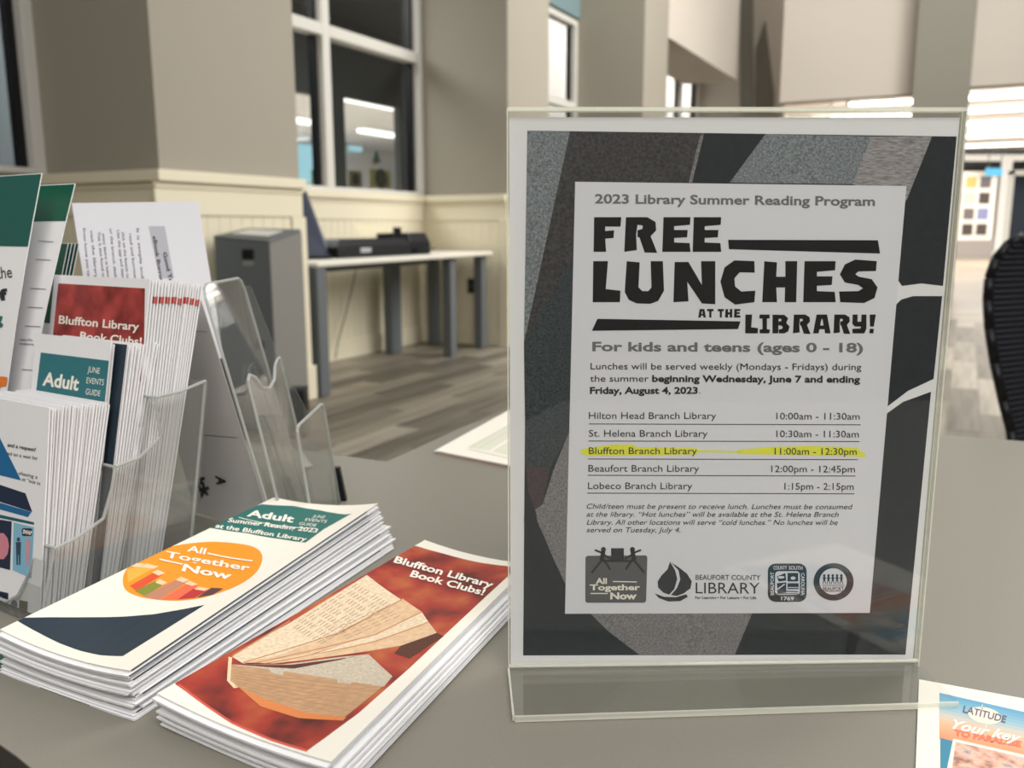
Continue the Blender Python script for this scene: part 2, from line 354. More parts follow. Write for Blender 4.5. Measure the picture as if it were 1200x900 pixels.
# niche back walls: below the sill, above the head, jambs
wins = [(-3.6, -.93, -3.55, -.93 + .03, 3.2), (0.0, 2.44, -.12, 2.52, 3.2), (3.19, 5.61, 3.30, 5.9, 3.2), (6.44, 10.65, 7.6, 10.62, 3.3)]
SILL = 1.21
def niche(n, b0, b1, w0, w1, head):
    w0, w1 = max(w0, b0), min(w1, b1)
    r = MB(); abx(r, ND - .14, ND, b0, b1, 0, SILL); abx(r, ND - .14, ND, b0, b1, head, WH)
    if w0 > b0: abx(r, ND - .14, ND, b0, w0, SILL, head)
    if w1 < b1: abx(r, ND - .14, ND, w1, b1, SILL, head)
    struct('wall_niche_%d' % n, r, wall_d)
    W = struct('window_%d' % n, MB().box(AB(ND - .07, w0, SILL), BV * .005, BU * (w1 - w0), (0, 0, head - SILL)), glass)
    fr = MB(); t = .06
    for (x0, x1, z0, z1) in ((w0, w0 + t, SILL, head), (w1 - t, w1, SILL, head), (w0 + t, w1 - t, SILL, SILL + .03), (w0 + t, w1 - t, head - t, head)): abx(fr, ND - .10, ND + .015, x0, x1, z0, z1)
    obj('window_frame', fr, white_m, W, bevel=.004)
    mid = {2: 1.24, 3: 4.40, 4: 9.63, 1: -2.3}[n]
    for (x0, x1, z0, z1) in ((mid - .04, mid + .04, SILL + .03, head - t),):
        obj('mullion', abx(MB(), ND - .095, ND + .012, x0, x1, z0, z1), white_m, W, bevel=.004)
    for (x0, x1) in ((w0 + t, mid - .04), (mid + .04, w1 - t)):
        obj('transom', abx(MB(), ND - .095, ND + .012, x0, x1, 2.25, 2.33), white_m, W, bevel=.004)
    # rubber gaskets at the edge of each pane
    gk = MB(); gw = .035 if n < 3 else .012
    for (x0, x1) in ((w0 + t, mid - .04), (mid + .04, w1 - t)):
        abx(gk, ND - .09, ND - .04, x1 - gw, x1, SILL + .03, 2.25); abx(gk, ND - .09, ND - .04, x1 - gw, x1, 2.33, head - t)
    obj('gasket', gk, black_pl, W)
    return W
niche(1, wins[0][0], wins[0][1], wins[0][2], wins[0][3], wins[0][4])
niche(2, *wins[1][:2], wins[1][2], wins[1][3], wins[1][4])
niche(3, *wins[2][:2], wins[2][2], wins[2][3], wins[2][4])
niche(4, *wins[3][:2], wins[3][2], wins[3][3], wins[3][4])
# bulkhead over the fourth niche
struct('wall_bulkhead', abox(ND, 0, 6.44, 9.84, 3.11, WH), wall_l)
# far cross walls above the aisle, column and small piers
e4 = (pb(918, 60, 10.65) - AB(0, 10.65, 0)).dot(BV)
struct('wall_pier_4', abox(ND, e4, 10.65, 11.0, 0, WH + 2), wall_l)
struct('wall_shade_wedge', MB().prism([pb(885, 132, 10.65), pb(886, 58, 10.65), pb(897, 25, 10.65), pb(907, 108, 10.65), pb(907, 132, 10.65)], BU * -.03), mat('wedge_shade', (120, 116, 106), .8))  # shade of a recess, painted as a darker wedge on the wall
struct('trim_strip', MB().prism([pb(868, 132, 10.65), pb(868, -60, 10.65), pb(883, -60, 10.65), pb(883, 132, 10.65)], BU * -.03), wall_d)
struct('wall_cross_1', abox(.80, 2.56, 9.0, 9.3, 2.64, WH + 1), wall_l)
struct('wall_column', abox(2.49, 3.13, 8.7, 9.3, 0, WH + 1), wall_d)
struct('wall_cross_2', abox(3.13, 9.5, 9.0, 9.3, 2.68, WH + 1), wall_l)
struct('wall_back', MB().box((-7, -3.0, 0), (14, 0, 0), (0, .1, 0), (0, 0, 4.2)), mat('back_wall_paint', (98, 88, 78), .8))
# wainscot: beadboard, chair rail, apron, corner boards, baseboards
def bead_a(name, b0, b1, a):       # board wall along u at offset a
    r = MB(); n = max(1, int((b1 - b0) / .075)); w = (b1 - b0) / n
    for i in range(n): abx(r, a, a + .008, b0 + i * w + .0025, b0 + (i + 1) * w - .0025, .14, 1.02)
    abx(r, a - .001, a + .006, b0, b1, .14, 1.03)
    return r
def bead_b(a0, a1, b):             # boards along v, facing -u
    r = MB(); n = max(1, int((a1 - a0) / .075)); w = (a1 - a0) / n
    for i in range(n): abx(r, a0 + i * w + .0025, a0 + (i + 1) * w - .0025, b - .008, b, .14, 1.02)
    abx(r, a0, a1, b - .006, b + .001, .14, 1.03)
    return r
def railu(r, b0, b1, a): abx(r, a, a + .05, b0, b1, 1.16, 1.21); abx(r, a, a + .025, b0, b1, 1.13, 1.16); abx(r, a, a + .018, b0, b1, 1.01, 1.13)
def railv(r, a0, a1, b): abx(r, a0, a1, b - .05, b, 1.16, 1.21); abx(r, a0, a1, b - .025, b, 1.13, 1.16); abx(r, a0, a1, b - .018, b, 1.01, 1.13)
n_ = 0
def wains(faces, nm):
    global n_
    n_ += 1
    r = MB(); bd = MB(); bs = MB()
    for f in faces:
        if f[0] == 'u':
            railu(r, f[1], f[2], f[3]); t = bead_a('', f[1], f[2], f[3]); bd.add(t.v, t.f); abx(bs, f[3], f[3] + .022, f[1], f[2], 0, .14)
        else:
            railv(r, f[1], f[2], f[3]); t = bead_b(f[1], f[2], f[3]); bd.add(t.v, t.f); abx(bs, f[1], f[2], f[3] - .022, f[3], 0, .14)
    R = struct('trim_%d' % n_, r, trim_m, bevel=.004)
    o = obj('beadboard', bd, trim_m, R); o['kind'] = 'stuff'
    struct('baseboard_%s' % nm, bs, trim_m, bevel=.003)
    return R
wains([('u', -.98, .0, 0), ('v', ND, .0, -.93)], 'pier_left')
R = wains([('u', 0, 2.44, ND), ('v', ND, 0, 2.44)], 'niche')
obj('corner_board', abox(-.0, .02, -.09, .02, 0, 1.01), trim_m, R, bevel=.003)
obj('plinth_block', abox(.0, .035, -.10, .035, 0, .19), trim_m, R, bevel=.003)
obj('corner_board', abox(-.06, .02, 2.40, 2.52, 0, 1.01), trim_m, R, bevel=.003)
wains([('u', 2.44, 3.19, 0)], 'pier_middle')
# blue-grey roller blind at the head of the third window
struct('trim_blind', MB().box(AB(ND + .02, 3.4, 3.22), BV * .02, BU * 2.5, (0, 0, .5)), mat('blind_blue', (112, 134, 138), .7))
# ---------------- the dim office behind the inner windows, opening on a lit room
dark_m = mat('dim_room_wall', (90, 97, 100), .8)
def quadwall(name, aa0, bb0, aa1, bb1, z0, z1, m, t=.08):
    p, q = AB(aa0, bb0, z0), AB(aa1, bb1, z0); d = (q - p).normalized(); struct(name, MB().box(p, q - p, Vector((-d.y, d.x, 0)) * t, (0, 0, z1 - z0)), m)
ob = MB()
for (b0, b1, z0, z1) in ((-6, 3.92, 0, 4), (4.62, 5.04, 0, 4), (6.22, 7.3, 0, 4), (3.92, 4.62, 2.47, 4), (5.04, 6.22, 2.52, 4), (3.92, 4.62, 0, .5), (5.04, 6.22, 0, .5)): abx(ob, -3.7, -3.6, b0, b1, z0, z1)
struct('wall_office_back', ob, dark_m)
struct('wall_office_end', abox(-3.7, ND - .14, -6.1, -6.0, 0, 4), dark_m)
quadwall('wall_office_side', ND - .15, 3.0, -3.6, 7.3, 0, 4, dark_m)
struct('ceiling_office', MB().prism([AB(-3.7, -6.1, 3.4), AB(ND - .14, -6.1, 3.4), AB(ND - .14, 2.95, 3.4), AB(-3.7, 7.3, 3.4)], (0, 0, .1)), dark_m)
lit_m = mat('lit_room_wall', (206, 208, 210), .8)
struct('wall_lit_room', (lambda r: (abx(r, -12.1, -12.0, 2, 19, 0, 4), abx(r, -12.1, -3.7, 18.9, 19, 0, 4), abx(r, -12.1, -3.7, 1.9, 2, 0, 4), r)[-1])(MB()), lit_m)
struct('ceiling_lit_room', abox(-12.1, -3.7, 2, 19, 3.16, 3.24), lit_m)
lamp_e = emis('lamp_tube', (255, 252, 240), 3.0)
lamp_far = emis('far_lamp_tube', (255, 250, 242), 9.0)
cyan_e = emis('daylight_pane', (176, 226, 234), 1.1)
for i, (a, b0, b1) in enumerate([(-6.2, 8.0, 11.0), (-9.0, 12.4, 14.6), (-9.0, 9.4, 11.4)]):
    L = obj('ceiling_light', abox(a, a + .22, b0, b1, 3.04, 3.12), lamp_e, label=['brightest white strip light high in the second window', 'lower short white strip light in the right pane of the second window', 'white strip light in the left pane of the second window'][i], cat='light', group='strip lights beyond the office')
    obj('housing', abox(a - .02, a + .24, b0 - .02, b1 + .02, 3.12, 3.16), white_m, L)
area('lit_room_fill', AB(-8, 9, 2.9), AB(-8, 9, 0), 5, 8, 1500)  # added fill so the walls beyond the opening turn out bright
c0_, c1_ = pa(338, 212, -11.9), pa(378, 172, -11.9)
struct('window_5', MB().box(c0_, BU * (c1_ - c0_).dot(BU), BV * .02, (0, 0, c1_.z - c0_.z)), cyan_e)
c0_, c1_ = pa(409, 176, -11.9), pa(423, 150, -11.9)
struct('window_7', MB().box(c0_, BU * (c1_ - c0_).dot(BU), BV * .02, (0, 0, c1_.z - c0_.z)), cyan_e)
struct('wall_corridor', abox(-3.7, -3.6, 7.3, 30, 0, 7), mat('corridor_wall', (222, 218, 214), .8))
struct('wall_corridor_end', abox(-3.7, ND - .14, 30, 30.1, 0, 7), MC['corridor_wall'])
struct('ceiling_corridor', abox(-3.7, ND - .14, 7.3, 30, 6.0, 6.1), ceil_m)
area('corridor_fill', AB(-1.2, 13, 5.7), AB(-3.6, 13, 3.8), 8, 1.2, 480)  # added wash of light on the corridor wall, whitens the third window
area('corridor_fill_end', AB(-1.2, 23, 5.7), AB(-3.6, 23, 4.0), 10, 1.2, 1100)  # second added wash, for the panes of the fourth window
# ---------------- far hall: ceiling, strip lights, storefront
struct('ceiling_hall', MB().prism([AB(.85, 9.35, 3.42), AB(40, 9.35, 3.42), AB(40, 34, 3.42), AB(-.6, 34, 3.42), AB(-.6, 11.1, 3.42), AB(.85, 11.1, 3.42)], (0, 0, .1)), ceil_m)
for i, (yy) in enumerate((15.2, 17.2, 19.6, 22.6, 25.6)):
    c = Vector((6.0 + i * .4, yy + .8, 3.06)); L = obj('ceiling_light', MB().box(c, BV * 9 * 1.0, BU * .14, (0, 0, .05)), lamp_far, label='%s white strip light from the front on the far hall ceiling' % ['first', 'second', 'third', 'fourth', 'fifth'][i], cat='light', group='strip lights of the far hall')
    obj('housing', MB().box(c + Vector((-.01, 0, -.002)) - BV * .05, BV * .05, BU * .14, (0, 0, .36)), white_m, L)
sy = 29.0
darkg = mat('night_pane', (34, 40, 50), .1, spec=.5)
struct('wall_storefront', MB().box((4, sy + 1.5, 0), (26, 0, 0), (0, .1, 0), (0, 0, 3.4)), mat('dark_outside', (40, 44, 52), .9))
W = struct('window_6', MB().box((9, sy, .15), (12.2, 0, 0), (0, .01, 0), (0, 0, 3.0)), glass)
def fx(px, y=sy): return aty(px, 250, y).x
for px, w in ((1086, .12), (1174, .34)):
    obj('mullion', MB().box((fx(px) - w / 2, sy - .06, 0), (w, 0, 0), (0, .12, 0), (0, 0, 3.25)), mat('storefront_white', (232, 230, 226), .4), W)
obj('sill', MB().box((9, sy - .1, 0), (8, 0, 0), (0, .2, 0), (0, 0, .2)), white_m, W)
obj('header', MB().box((9, sy - .1, 3.05), (14, 0, 0), (0, .2, 0), (0, 0, .2)), mat('storefront_white', (232, 230, 226), .4), W)
D = struct('door_1', MB().box((fx(1182), sy - .04, .1), (2.0, 0, 0), (0, .04, 0), (0, 0, 2.45)), darkg)
obj('door_frame', (lambda r: (r.box((fx(1176), sy - .08, 0), (.2, 0, 0), (0, .1, 0), (0, 0, 2.75)), r.box((fx(1176), sy - .08, 2.6), (3, 0, 0), (0, .1, 0), (0, 0, .16)), r)[-1])(MB()), white_m, D)
# notice board in front of the storefront
P0, P1 = aty(1104, 292, 27.0), aty(1161, 292, 27.0)
nb = empty('notice_board', (P0.x, 27.0, 0), 'white notice board of small pictures before the far dark storefront', 'notice board')
obj('board', MB().box((P0.x, 27, .55), (P1.x - P0.x, 0, 0), (0, .06, 0), (0, 0, 2.05)), mat('board_white', (205, 196, 186), .6), nb)
obj('plinth', MB().box((P0.x, 26.9, 0), (P1.x - P0.x, 0, 0), (0, .3, 0), (0, 0, .55)), mat('board_grey', (128, 122, 118), .6), nb)
bc = [(196, 178, 150), (60, 56, 54), (198, 150, 90), (112, 116, 150), (160, 130, 120), (60, 52, 50), (210, 200, 190), (90, 84, 84), (120, 90, 70)]
for i in range(3):
    for j in range(4):
        x = P0.x + .12 + i * (P1.x - P0.x - .2) / 3; z = .7 + j * .47
        obj('picture', MB().box((x, 26.97, z), (.32, 0, 0), (0, .03, 0), (0, 0, .34)), mat('picture_tint_%s' % 'abcdefghi'[(i * 5 + j * 2) % 9], bc[(i * 5 + j * 2) % 9], .6), nb)
ps = aty(1155, 206, 26.5); os_ = obj('open_sign', MB().box((ps.x, 26.5, ps.z), (.5, 0, 0), (0, .04, 0), (0, 0, .22)), emis('cyan_sign', (120, 210, 245), 1.2), label='small glowing cyan blue sign hanging above the notice board', cat='sign')
for dx in (.05, .43): obj('hanger', MB().box((ps.x + dx, 26.51, ps.z + .22), (.02, 0, 0), (0, .02, 0), (0, 0, 3.42 - ps.z - .22)), metal_g, os_)

# ================================================================ BACKGROUND FURNITURE
# tall grey box unit in front of the left pier
C0 = aty(315, 282, 4.0); C0.z = 0; r_d = Vector((.32, .947, 0)); l_d = Vector((-.947, .32, 0))
ztop = aty(315, 282, 4.0).z
bn = empty('metal_cabinet', C0, 'tall grey metal box cabinet with slots beside the cream pier', 'cabinet')
CL, CR, CB = C0 + l_d * .30, C0 + r_d * .27, C0 + l_d * .30 + r_d * .27
tops_ = [Vector((p.x, p.y, z)) for p, z in ((C0, ztop), (CR, aty(350, 268.5, CR.y).z), (CB, aty(283, 267, CB.y).z), (CL, aty(245, 276, CL.y).z))]
lid_t = Vector((0, 0, .012))
obj('body', MB().hexa([C0, CR, CB, CL] + [p - lid_t for p in tops_]), metal_d, bn, bevel=.005)
obj('top_plate', MB().hexa([p - lid_t for p in tops_] + tops_), metal_g, bn, bevel=.003)
obj('side_panel', MB().hexa([C0 - l_d * .004, CR - l_d * .004, CR, C0] + [tops_[0] - l_d * .004 - lid_t, tops_[1] - l_d * .004 - lid_t, tops_[1] - lid_t, tops_[0] - lid_t]), mat('cabinet_side', (124, 123, 118), .5), bn)
n_d = -r_d
def tq(u_, v_): return (tops_[0] * (1 - u_) + tops_[1] * u_) * (1 - v_) + (tops_[3] * (1 - u_) + tops_[2] * u_) * v_ + Vector((0, 0, .001))
lp_ = [tq(.25, .18), tq(.75, .18), tq(.75, .82), tq(.25, .82)]
obj('label_plate', MB().hexa(lp_ + [p + Vector((0, 0, .003)) for p in lp_]), mat('pale_plate', (200, 200, 194), .4), bn)
for z0, w0, w1, hh in ((ztop - .085, .035, .095, .045), (ztop - .50, .0, .05, .04)):
    obj('slot', MB().box(C0 + l_d * (w0 + .05) + Vector((0, 0, z0)) + n_d * .004, l_d * (w1 - w0), r_d * .006, (0, 0, hh)), black_pl, bn)
obj('slot_label', MB().box(C0 + l_d * .085 + Vector((0, 0, ztop - .115)) + n_d * .003, l_d * .06, r_d * .004, (0, 0, .022)), mat('slot_grey', (130, 134, 134), .5), bn)
# small black box on the floor behind it
k0 = aty(337, 470, 3.86); k0.z = 0; zk = aty(345, 457, 3.86).z
obj('floor_box', (lambda r: (r.box(k0 + Vector((0, 0, 0)), (.072, .01, 0), (.0, .10, 0), (0, 0, zk - .012)), r.box(k0 + Vector((-.003, -.003, zk - .012)), (.078, .01, 0), (.0, .106, 0), (0, 0, .012)), r)[-1])(MB()), black_pl, bevel=.006, label='small black box on the floor beside the grey cabinet', cat='box')
# long white table in the niche
TZ = .735
tb = empty('office_table', AB(-.3, 1.2, 0), 'white topped office table with square grey legs under the window', 'table')
t0 = AB(.06, .05, TZ); t1 = AB(-.09, 2.36, TZ); td = (t1 - t0).normalized(); tn = Vector((-td.y, td.x, 0))
obj('tabletop', MB().box(t0, (t1 - t0), tn * .60, (0, 0, .032)), table_w, tb, bevel=.012)
for a_, b_, back, s_ in ((.045, .10, 0, .045), (-.10, 1.76, 0, .045), (-.60, 1.74, 1, .075), (-.58, 2.30, 1, .05), (-.13, 2.28, 0, .045)):
    c = AB(a_, b_, 0)
    obj('leg', MB().box(c - td * s_, td * 2 * s_, tn * .07, (0, 0, TZ)), metal_d if back else metal_g, tb, bevel=.006)
obj('crossbar', MB().box(t0 + td * .1 + tn * .52 + Vector((0, 0, -.07)), (t1 - t0) * .9, tn * .03, (0, 0, .06)), metal_d, tb)
# laptop with open lid at the left end of the table
zt = TZ + .0325
def tp(px, py, z=zt): return onz(px, py, z)
l1, l2, l3, l4 = aty(385, 300, 5.38), aty(357, 224, 5.5), aty(322, 224, 5.4), aty(334, 300, 5.22)
l1.z = l4.z = zt + .02
lp = empty('laptop', (l1 + l4) / 2, 'dark laptop with its blue-grey lid open at the table end', 'laptop')
obj('lid', MB().prism([l1, l2, l3, l4], Vector((.01, .012, 0))), mat('lid_blue_grey', (52, 57, 74), .35), lp)
pbk = l4 + Vector((0, 0, -.018)); obj('keyboard_base', MB().box(pbk, (l1 - l4), Vector((.05, -.12, 0)), (0, 0, .018)), black_pl, lp, bevel=.004)
# black printer and flat scanner on the table
def device(name, aa, b0, b1, hgt, dep, label, cat, ztap=.85):
    a = AB(aa, b0, zt); b = AB(aa, b1, zt); d = (b - a); n = -BV
    E = empty(name, (a + b) / 2, label, cat)
    v = [a, b, b + n * dep, a + n * dep]
    w = [p + Vector((0, 0, hgt)) for p in v]; c = sum(w, Vector()) / 4
    w2 = [c + (p - c) * ztap for p in w]; mid = [p + Vector((0, 0, hgt * .55)) for p in v]
    r = MB(); r.hexa([*v, *mid]); obj('body', r, black_pl, E, bevel=.008)
    r = MB(); r.hexa([*mid, *w2]); obj('lid', r, mat('device_top', (16, 18, 24), .35), E, bevel=.006)
    return E, a, b, n, d
E1, a, b, n, d = device('scanner', -.17, .52, 1.31, .115, .36, 'wide flat black scanner in the middle of the white table', 'scanner', .9)
obj('control_panel', MB().box(a + d * .28 - n * .006 + Vector((0, 0, .03)), d * .14, n * .006, (0, 0, .03)), mat('silver_button', (160, 165, 170), .3), E1)
obj('output_slot', MB().box(a + d * .45 - n * .004 + Vector((0, 0, .018)), d * .45, n * .004, (0, 0, .02)), mat('slot_black', (8, 8, 10), .6), E1)
E2, a2, b2, n2, d2 = device('printer', -.19, 1.33, 1.60, .15, .30, 'small black printer at the right end of the white table', 'printer', .82)
obj('paper_tray', MB().box(a2 + d2 * .1 - n2 * .05 + Vector((0, 0, .03)), d2 * .8, n2 * .05, (0, 0, .01)), black_pl, E2)
# loose wire-framed paper holder standing on the scanner
hc = a + d * .68 + n * .12 + Vector((0, 0, .118))
ph = empty('paper_holder', hc, 'tilted clear sheets standing on top of the black scanner', 'papers')
sh_ = Sheet(hc + Vector((-.10, 0, .012)), hc + Vector((.10, .05, .0)), hc + Vector((.06, .2, .07)), hc + Vector((-.16, .12, .10)))
obj('sheet', sh_.mesh(2, 2, .001), mat('cream_sheet', (210, 202, 170), .5), ph)
obj('clip', MB().box(hc + Vector((.02, .02, -.02)), (.10, .04, 0), (-.01, .03, 0), (0, 0, .05)), black_pl, ph)
obj('side_tab', MB().box(hc + Vector((.12, .09, .0)), (.05, .02, 0), (-.01, .03, 0), (0, 0, .07)), black_pl, ph)
# small plant-like desk toy by the laptop
dv = onz(357, 299, zt)
tk = empty('desk_ornament', dv, 'small pale ornament on the table beside the laptop', 'ornament')
for i in range(6):
    an = i * 1.05; obj('petal', MB().cyl(dv + Vector((0, 0, .03)), dv + Vector((.03 * math.cos(an), .01, .05 + .03 * math.sin(an))), .006, 8, .011), mat('pale_petal', (190, 180, 140), .6), tk)
obj('stand', MB().cyl(dv, dv + Vector((0, 0, .035)), .012, 12), black_pl, tk)
# power cable and wall outlet
def tube(pts, r, n=8):
    m_ = MB()
    for p, q in zip(pts[:-1], pts[1:]): m_.cyl(p, q, r, n)
    return m_
pts = [pa(418, 312, ND + .06), pa(412, 340, ND + .06), pa(404, 372, ND + .06), pa(396, 400, ND + .08), pa(393, 420, ND + .1)]
obj('power_cable', tube(pts, .004), mat('cable_grey', (70, 68, 64), .6), label='thin grey cable hanging down behind the table to the floor', cat='cable')
oc = pb(553, 335, 2.42)
ou = empty('wall_outlet', oc, 'dark wall outlet on the cream wainscot behind the table end', 'outlet')
obj('cover_plate', MB().box(oc - BV * .04 - Vector((0, 0, .06)), BV * .08, BU * -.006, (0, 0, .12)), mat('outlet_dark', (70, 66, 58), .5), ou, bevel=.002)
for dz in (-.03, .03): obj('socket', MB().box(oc - BV * .015 - BU * .008 + Vector((0, 0, dz - .012)), BV * .03, BU * -.003, (0, 0, .024)), black_pl, ou)
# picture stand seen through window 2 (small green and yellow signs on the far ledge)
for i, (px0, px1, py0, py1, c, lb) in enumerate([(434, 458, 200, 219, (196, 190, 110), 'yellow green card on the ledge behind the second window'), (409, 424, 201, 219, (150, 140, 104), 'dark brown card left of the yellow card behind the window'), (366, 381, 200, 217, (110, 170, 90), 'green card behind the left pane of the second window')]):
    p, q = pa(px0, py1, -3.3), pa(px1, py0, -3.3)
    E = empty('display_card', p, lb, 'card'); bb = (q - p).dot(BU)
    obj('card_face', MB().box(p, BU * bb, BV * -.01, (0, 0, q.z - p.z)), mat('card_tint_%s' % 'abc'[i], c, .6), E)
    obj('card_emblem', MB().cyl(p + BU * bb * .5 + Vector((0, 0, (q.z - p.z) * .5)), p + BU * bb * .5 + Vector((0, 0, (q.z - p.z) * .5)) + BV * .008, abs(bb) * .28, 16), mat('card_ink', (60, 62, 40), .6), E)
# ledge they stand on
p, q = pa(360, 219, -3.3), pa(500, 219, -3.3)
struct('trim_ledge', abox(-3.6, -3.2, 2.9, 6.6, p.z - .05, p.z - .003), dark_m)
p = pa(436, 190, -3.5)
tr = empty('paper_tree', p, 'small green and red paper tree decoration seen through the window', 'decoration')
obj('tree', MB().prism([p, p + BU * .18, p + BU * .09 + Vector((0, 0, .16))], BV * .01), mat('tree_green', (40, 96, 78), .6), tr)
obj('trunk', MB().box(p + BU * .03 - Vector((0, 0, .03)), BU * .05, BV * .01, (0, 0, .04)), mat('tree_red', (150, 70, 60), .6), tr)
# office chair at right
ch = empty('office_chair', (1.42, 1.95, 0), 'black office chair with a ribbed mesh back at the right edge', 'chair')
cy = 2.0
prof = [(1202, 277), (1184, 287), (1170, 304), (1162, 326), (1160, 352), (1162, 385), (1168, 425), (1178, 470), (1187, 505), (1191, 540)]
left = [aty(x, y, cy) for x, y in prof]
cx = left[0].x + .20
m_ = MB(); nb_ = len(left)
rows = []
for p in left:
    row = []
    for k in range(9):
        t = k / 8; x = p.x + (2 * (cx - p.x)) * t; bow = -.07 * (1 - (2 * t - 1) ** 2)
        row.append(Vector((x, cy - bow, p.z)))
    rows.append(row)
for r_ in rows:
    for q in r_: m_.v.append(tuple(q))
off_ = len(m_.v)
for r_ in rows:
    for q in r_: m_.v.append(tuple(q + Vector((0, .02, 0))))
for j in range(nb_ - 1):
    for k in range(8):
        q = (j * 9 + k, j * 9 + k + 1, (j + 1) * 9 + k + 1, (j + 1) * 9 + k); m_.f.append(q); m_.f.append(tuple(reversed([i + off_ for i in q])))
    m_.f.append((j * 9, (j + 1) * 9, (j + 1) * 9 + off_, j * 9 + off_)); m_.f.append((j * 9 + 8, j * 9 + 8 + off_, (j + 1) * 9 + 8 + off_, (j + 1) * 9 + 8))
obj('backrest', m_, mat('chair_black', (20, 22, 28), .6), ch, smooth=True)
rb = MB(); z0, z1 = left[-1].z, left[0].z; nr = 40
for i in range(nr):
    z = z0 + (z1 - z0) * (i + .5) / nr
    zs = [p.z for p in left]
    x = np.interp(z, zs[::-1], [p.x for p in left][::-1])
    pts = []
    for k in range(7):
        t = k / 6; xx = x + .004 + (2 * (cx - x) - .008) * t; pts.append(Vector((xx, cy + .07 * (1 - (2 * t - 1) ** 2) - .004, z)))
    for p, q in zip(pts[:-1], pts[1:]): rb.cyl(p, q, .0045, 6)
o = obj('rib', rb, mat('rib_grey', (46, 48, 56), .5), ch); o['kind'] = 'stuff'
rim = tube([p + Vector((0, .008, 0)) for p in left], .012, 10); obj('frame', rim, black_pl, ch, smooth=True)
sx0, sx1, sy0, sy1 = cx - .10, cx + .24, cy + .09, cy + .38
obj('seat', MB().hexa([Vector((x, y, z)) for z in (.31, .355) for x, y in ((sx0, sy0), (sx1, sy0), (sx1, sy1), (sx0, sy1))]), MC['chair_black'], ch, bevel=.02)
obj('back_bracket', MB().box((cx - .04, cy + .06, .36), (.08, 0, 0), (0, .05, 0), (0, 0, .12)), black_pl, ch)
obj('gas_column', MB().cyl((cx, cy + .25, .08), (cx, cy + .25, .31), .028), black_pl, ch)
for i in range(5):
    an = i * 2 * math.pi / 5 + .3; e = Vector((cx + .28 * math.cos(an), cy + .25 + .28 * math.sin(an), .07))
    L = obj('leg', MB().cyl((cx, cy + .25, .11), e, .022, 10, .014), black_pl, ch); obj('castor', MB().cyl(e + Vector((-.012, 0, -.04)), e + Vector((.012, 0, -.04)), .03, 14), black_pl, L)

# ================================================================ COUNTER
P_far = onz(453, 541); P_farL = onz(395, 533); P_f2 = onz(598, 475)
dL = (P_farL - P_far).normalized(); dR = (P_f2 - P_far).normalized()
R1 = onz(1100, 509); R2 = onz(1200, 517); dRR = (R1 - R2).normalized()
# far boundary: left arm, concave corner, rising edge, then the rounded far side sloping to the right
den = dR.x * dRR.y - dR.y * dRR.x; tt_ = ((R1.x - P_far.x) * dRR.y - (R1.y - P_far.y) * dRR.x) / den
apex = P_far + dR * tt_
outline = [P_far + dL * 1.2, P_far]
pa0 = apex - dR * .18; pa1 = apex - dRR * .18
for i in range(11):
    t = i / 10; outline.append(pa0 * (1 - t) ** 2 + apex * 2 * t * (1 - t) + pa1 * t * t)
outline += [R2 - dRR * .6, Vector((1.0, -.25, T)), Vector((.1, -.3, T))]
for px, py in ((60, 925), (38, 901), (20, 886), (0, 872)): outline.append(onz(px, py))
outline += [onz(-40, 851), onz(-200, 800), Vector((-1.25, .62, T))]
for p in outline: p.z = T
ct = empty('counter', Vector((0.1, .5, 0)), 'grey laminate service counter under the brochures and sign', 'counter')
obj('countertop', MB().prism([p - Vector((0, 0, .001)) for p in outline][::1], (0, 0, .001)), lam_m, ct)
obj('edge_band', MB().prism([p - Vector((0, 0, .031)) for p in outline], (0, 0, .0299)), lam_edge, ct)
lg = mat('counter_leg', (70, 70, 68), .5)
for x, y in ((-.6, .62), (.45, .75), (.55, 0), (.15, .05)): obj('leg', MB().cyl((x, y, 0), (x, y, T - .031), .03), lg, ct)

# ================================================================ SIGN
yaw = .02296; e = Vector((math.cos(yaw), math.sin(yaw), 0)); nrm = Vector((math.sin(yaw), -math.cos(yaw), 0)); Z = Vector((0, 0, 1))
B0 = Vector((-.00106, .42603, T + .004)); PWd, PH = .2159, .2794
sg = Sheet(B0, B0 + e * PWd, B0 + e * PWd + Z * PH, B0 + Z * PH)
ps_ = empty('poster', B0 + e * PWd * .5, 'black and white lunch programme poster held in the clear sign holder', 'poster')
PP = obj('sheet', sg.mesh(1, 1, .0003), paper, ps_)
s_black = mat('poster_black', (42, 47, 52), .5, noise=(300, .12))
s_dark = mat('poster_dark_grey', (66, 65, 67), .5, noise=(700, .45, 5))
s_slate = mat('poster_slate', (58, 66, 70), .5, noise=(1000, .5, 5))
s_grey = mat('poster_grey', (122, 128, 132), .5, noise=(1000, .5, 6))
s_grey2 = mat('poster_light_grey', (146, 143, 144), .5, noise=(1000, .42, 6), stretch=(.3, 1, 1.5))
s_grey3 = mat('poster_mid_grey', (124, 122, 124), .5, noise=(1000, .4, 6))
o1, o2, o3 = .00010, .00020, .00030
decal(sg, [[(618, 153), (1121, 160), (1105, 335), (1080, 332), (1057, 335), (1050, 325), (1019, 716), (1000, 767), (613, 768)]], s_black, PP, o1)
decal(sg, [[(1104, 347), (1094, 444), (1064, 458), (1039, 477), (1049, 358), (1056, 351), (1070, 347)]], s_black, PP, o1)
decal(sg, [[(1091, 459), (1061, 767), (990, 767), (1037, 486), (1058, 471)]], s_black, PP, o1)
decal(sg, [[(618, 153), (668, 154), (614, 402)]], s_grey, PP, o2)
decal(sg, [[(668, 154), (825, 156), (811, 214), (674, 214), (668, 505), (616, 546), (614, 402)]], s_dark, PP, o2)
decal(sg, [[(614, 402), (672, 300), (668, 505), (645, 548), (616, 546)]], s_slate, PP, .00025)
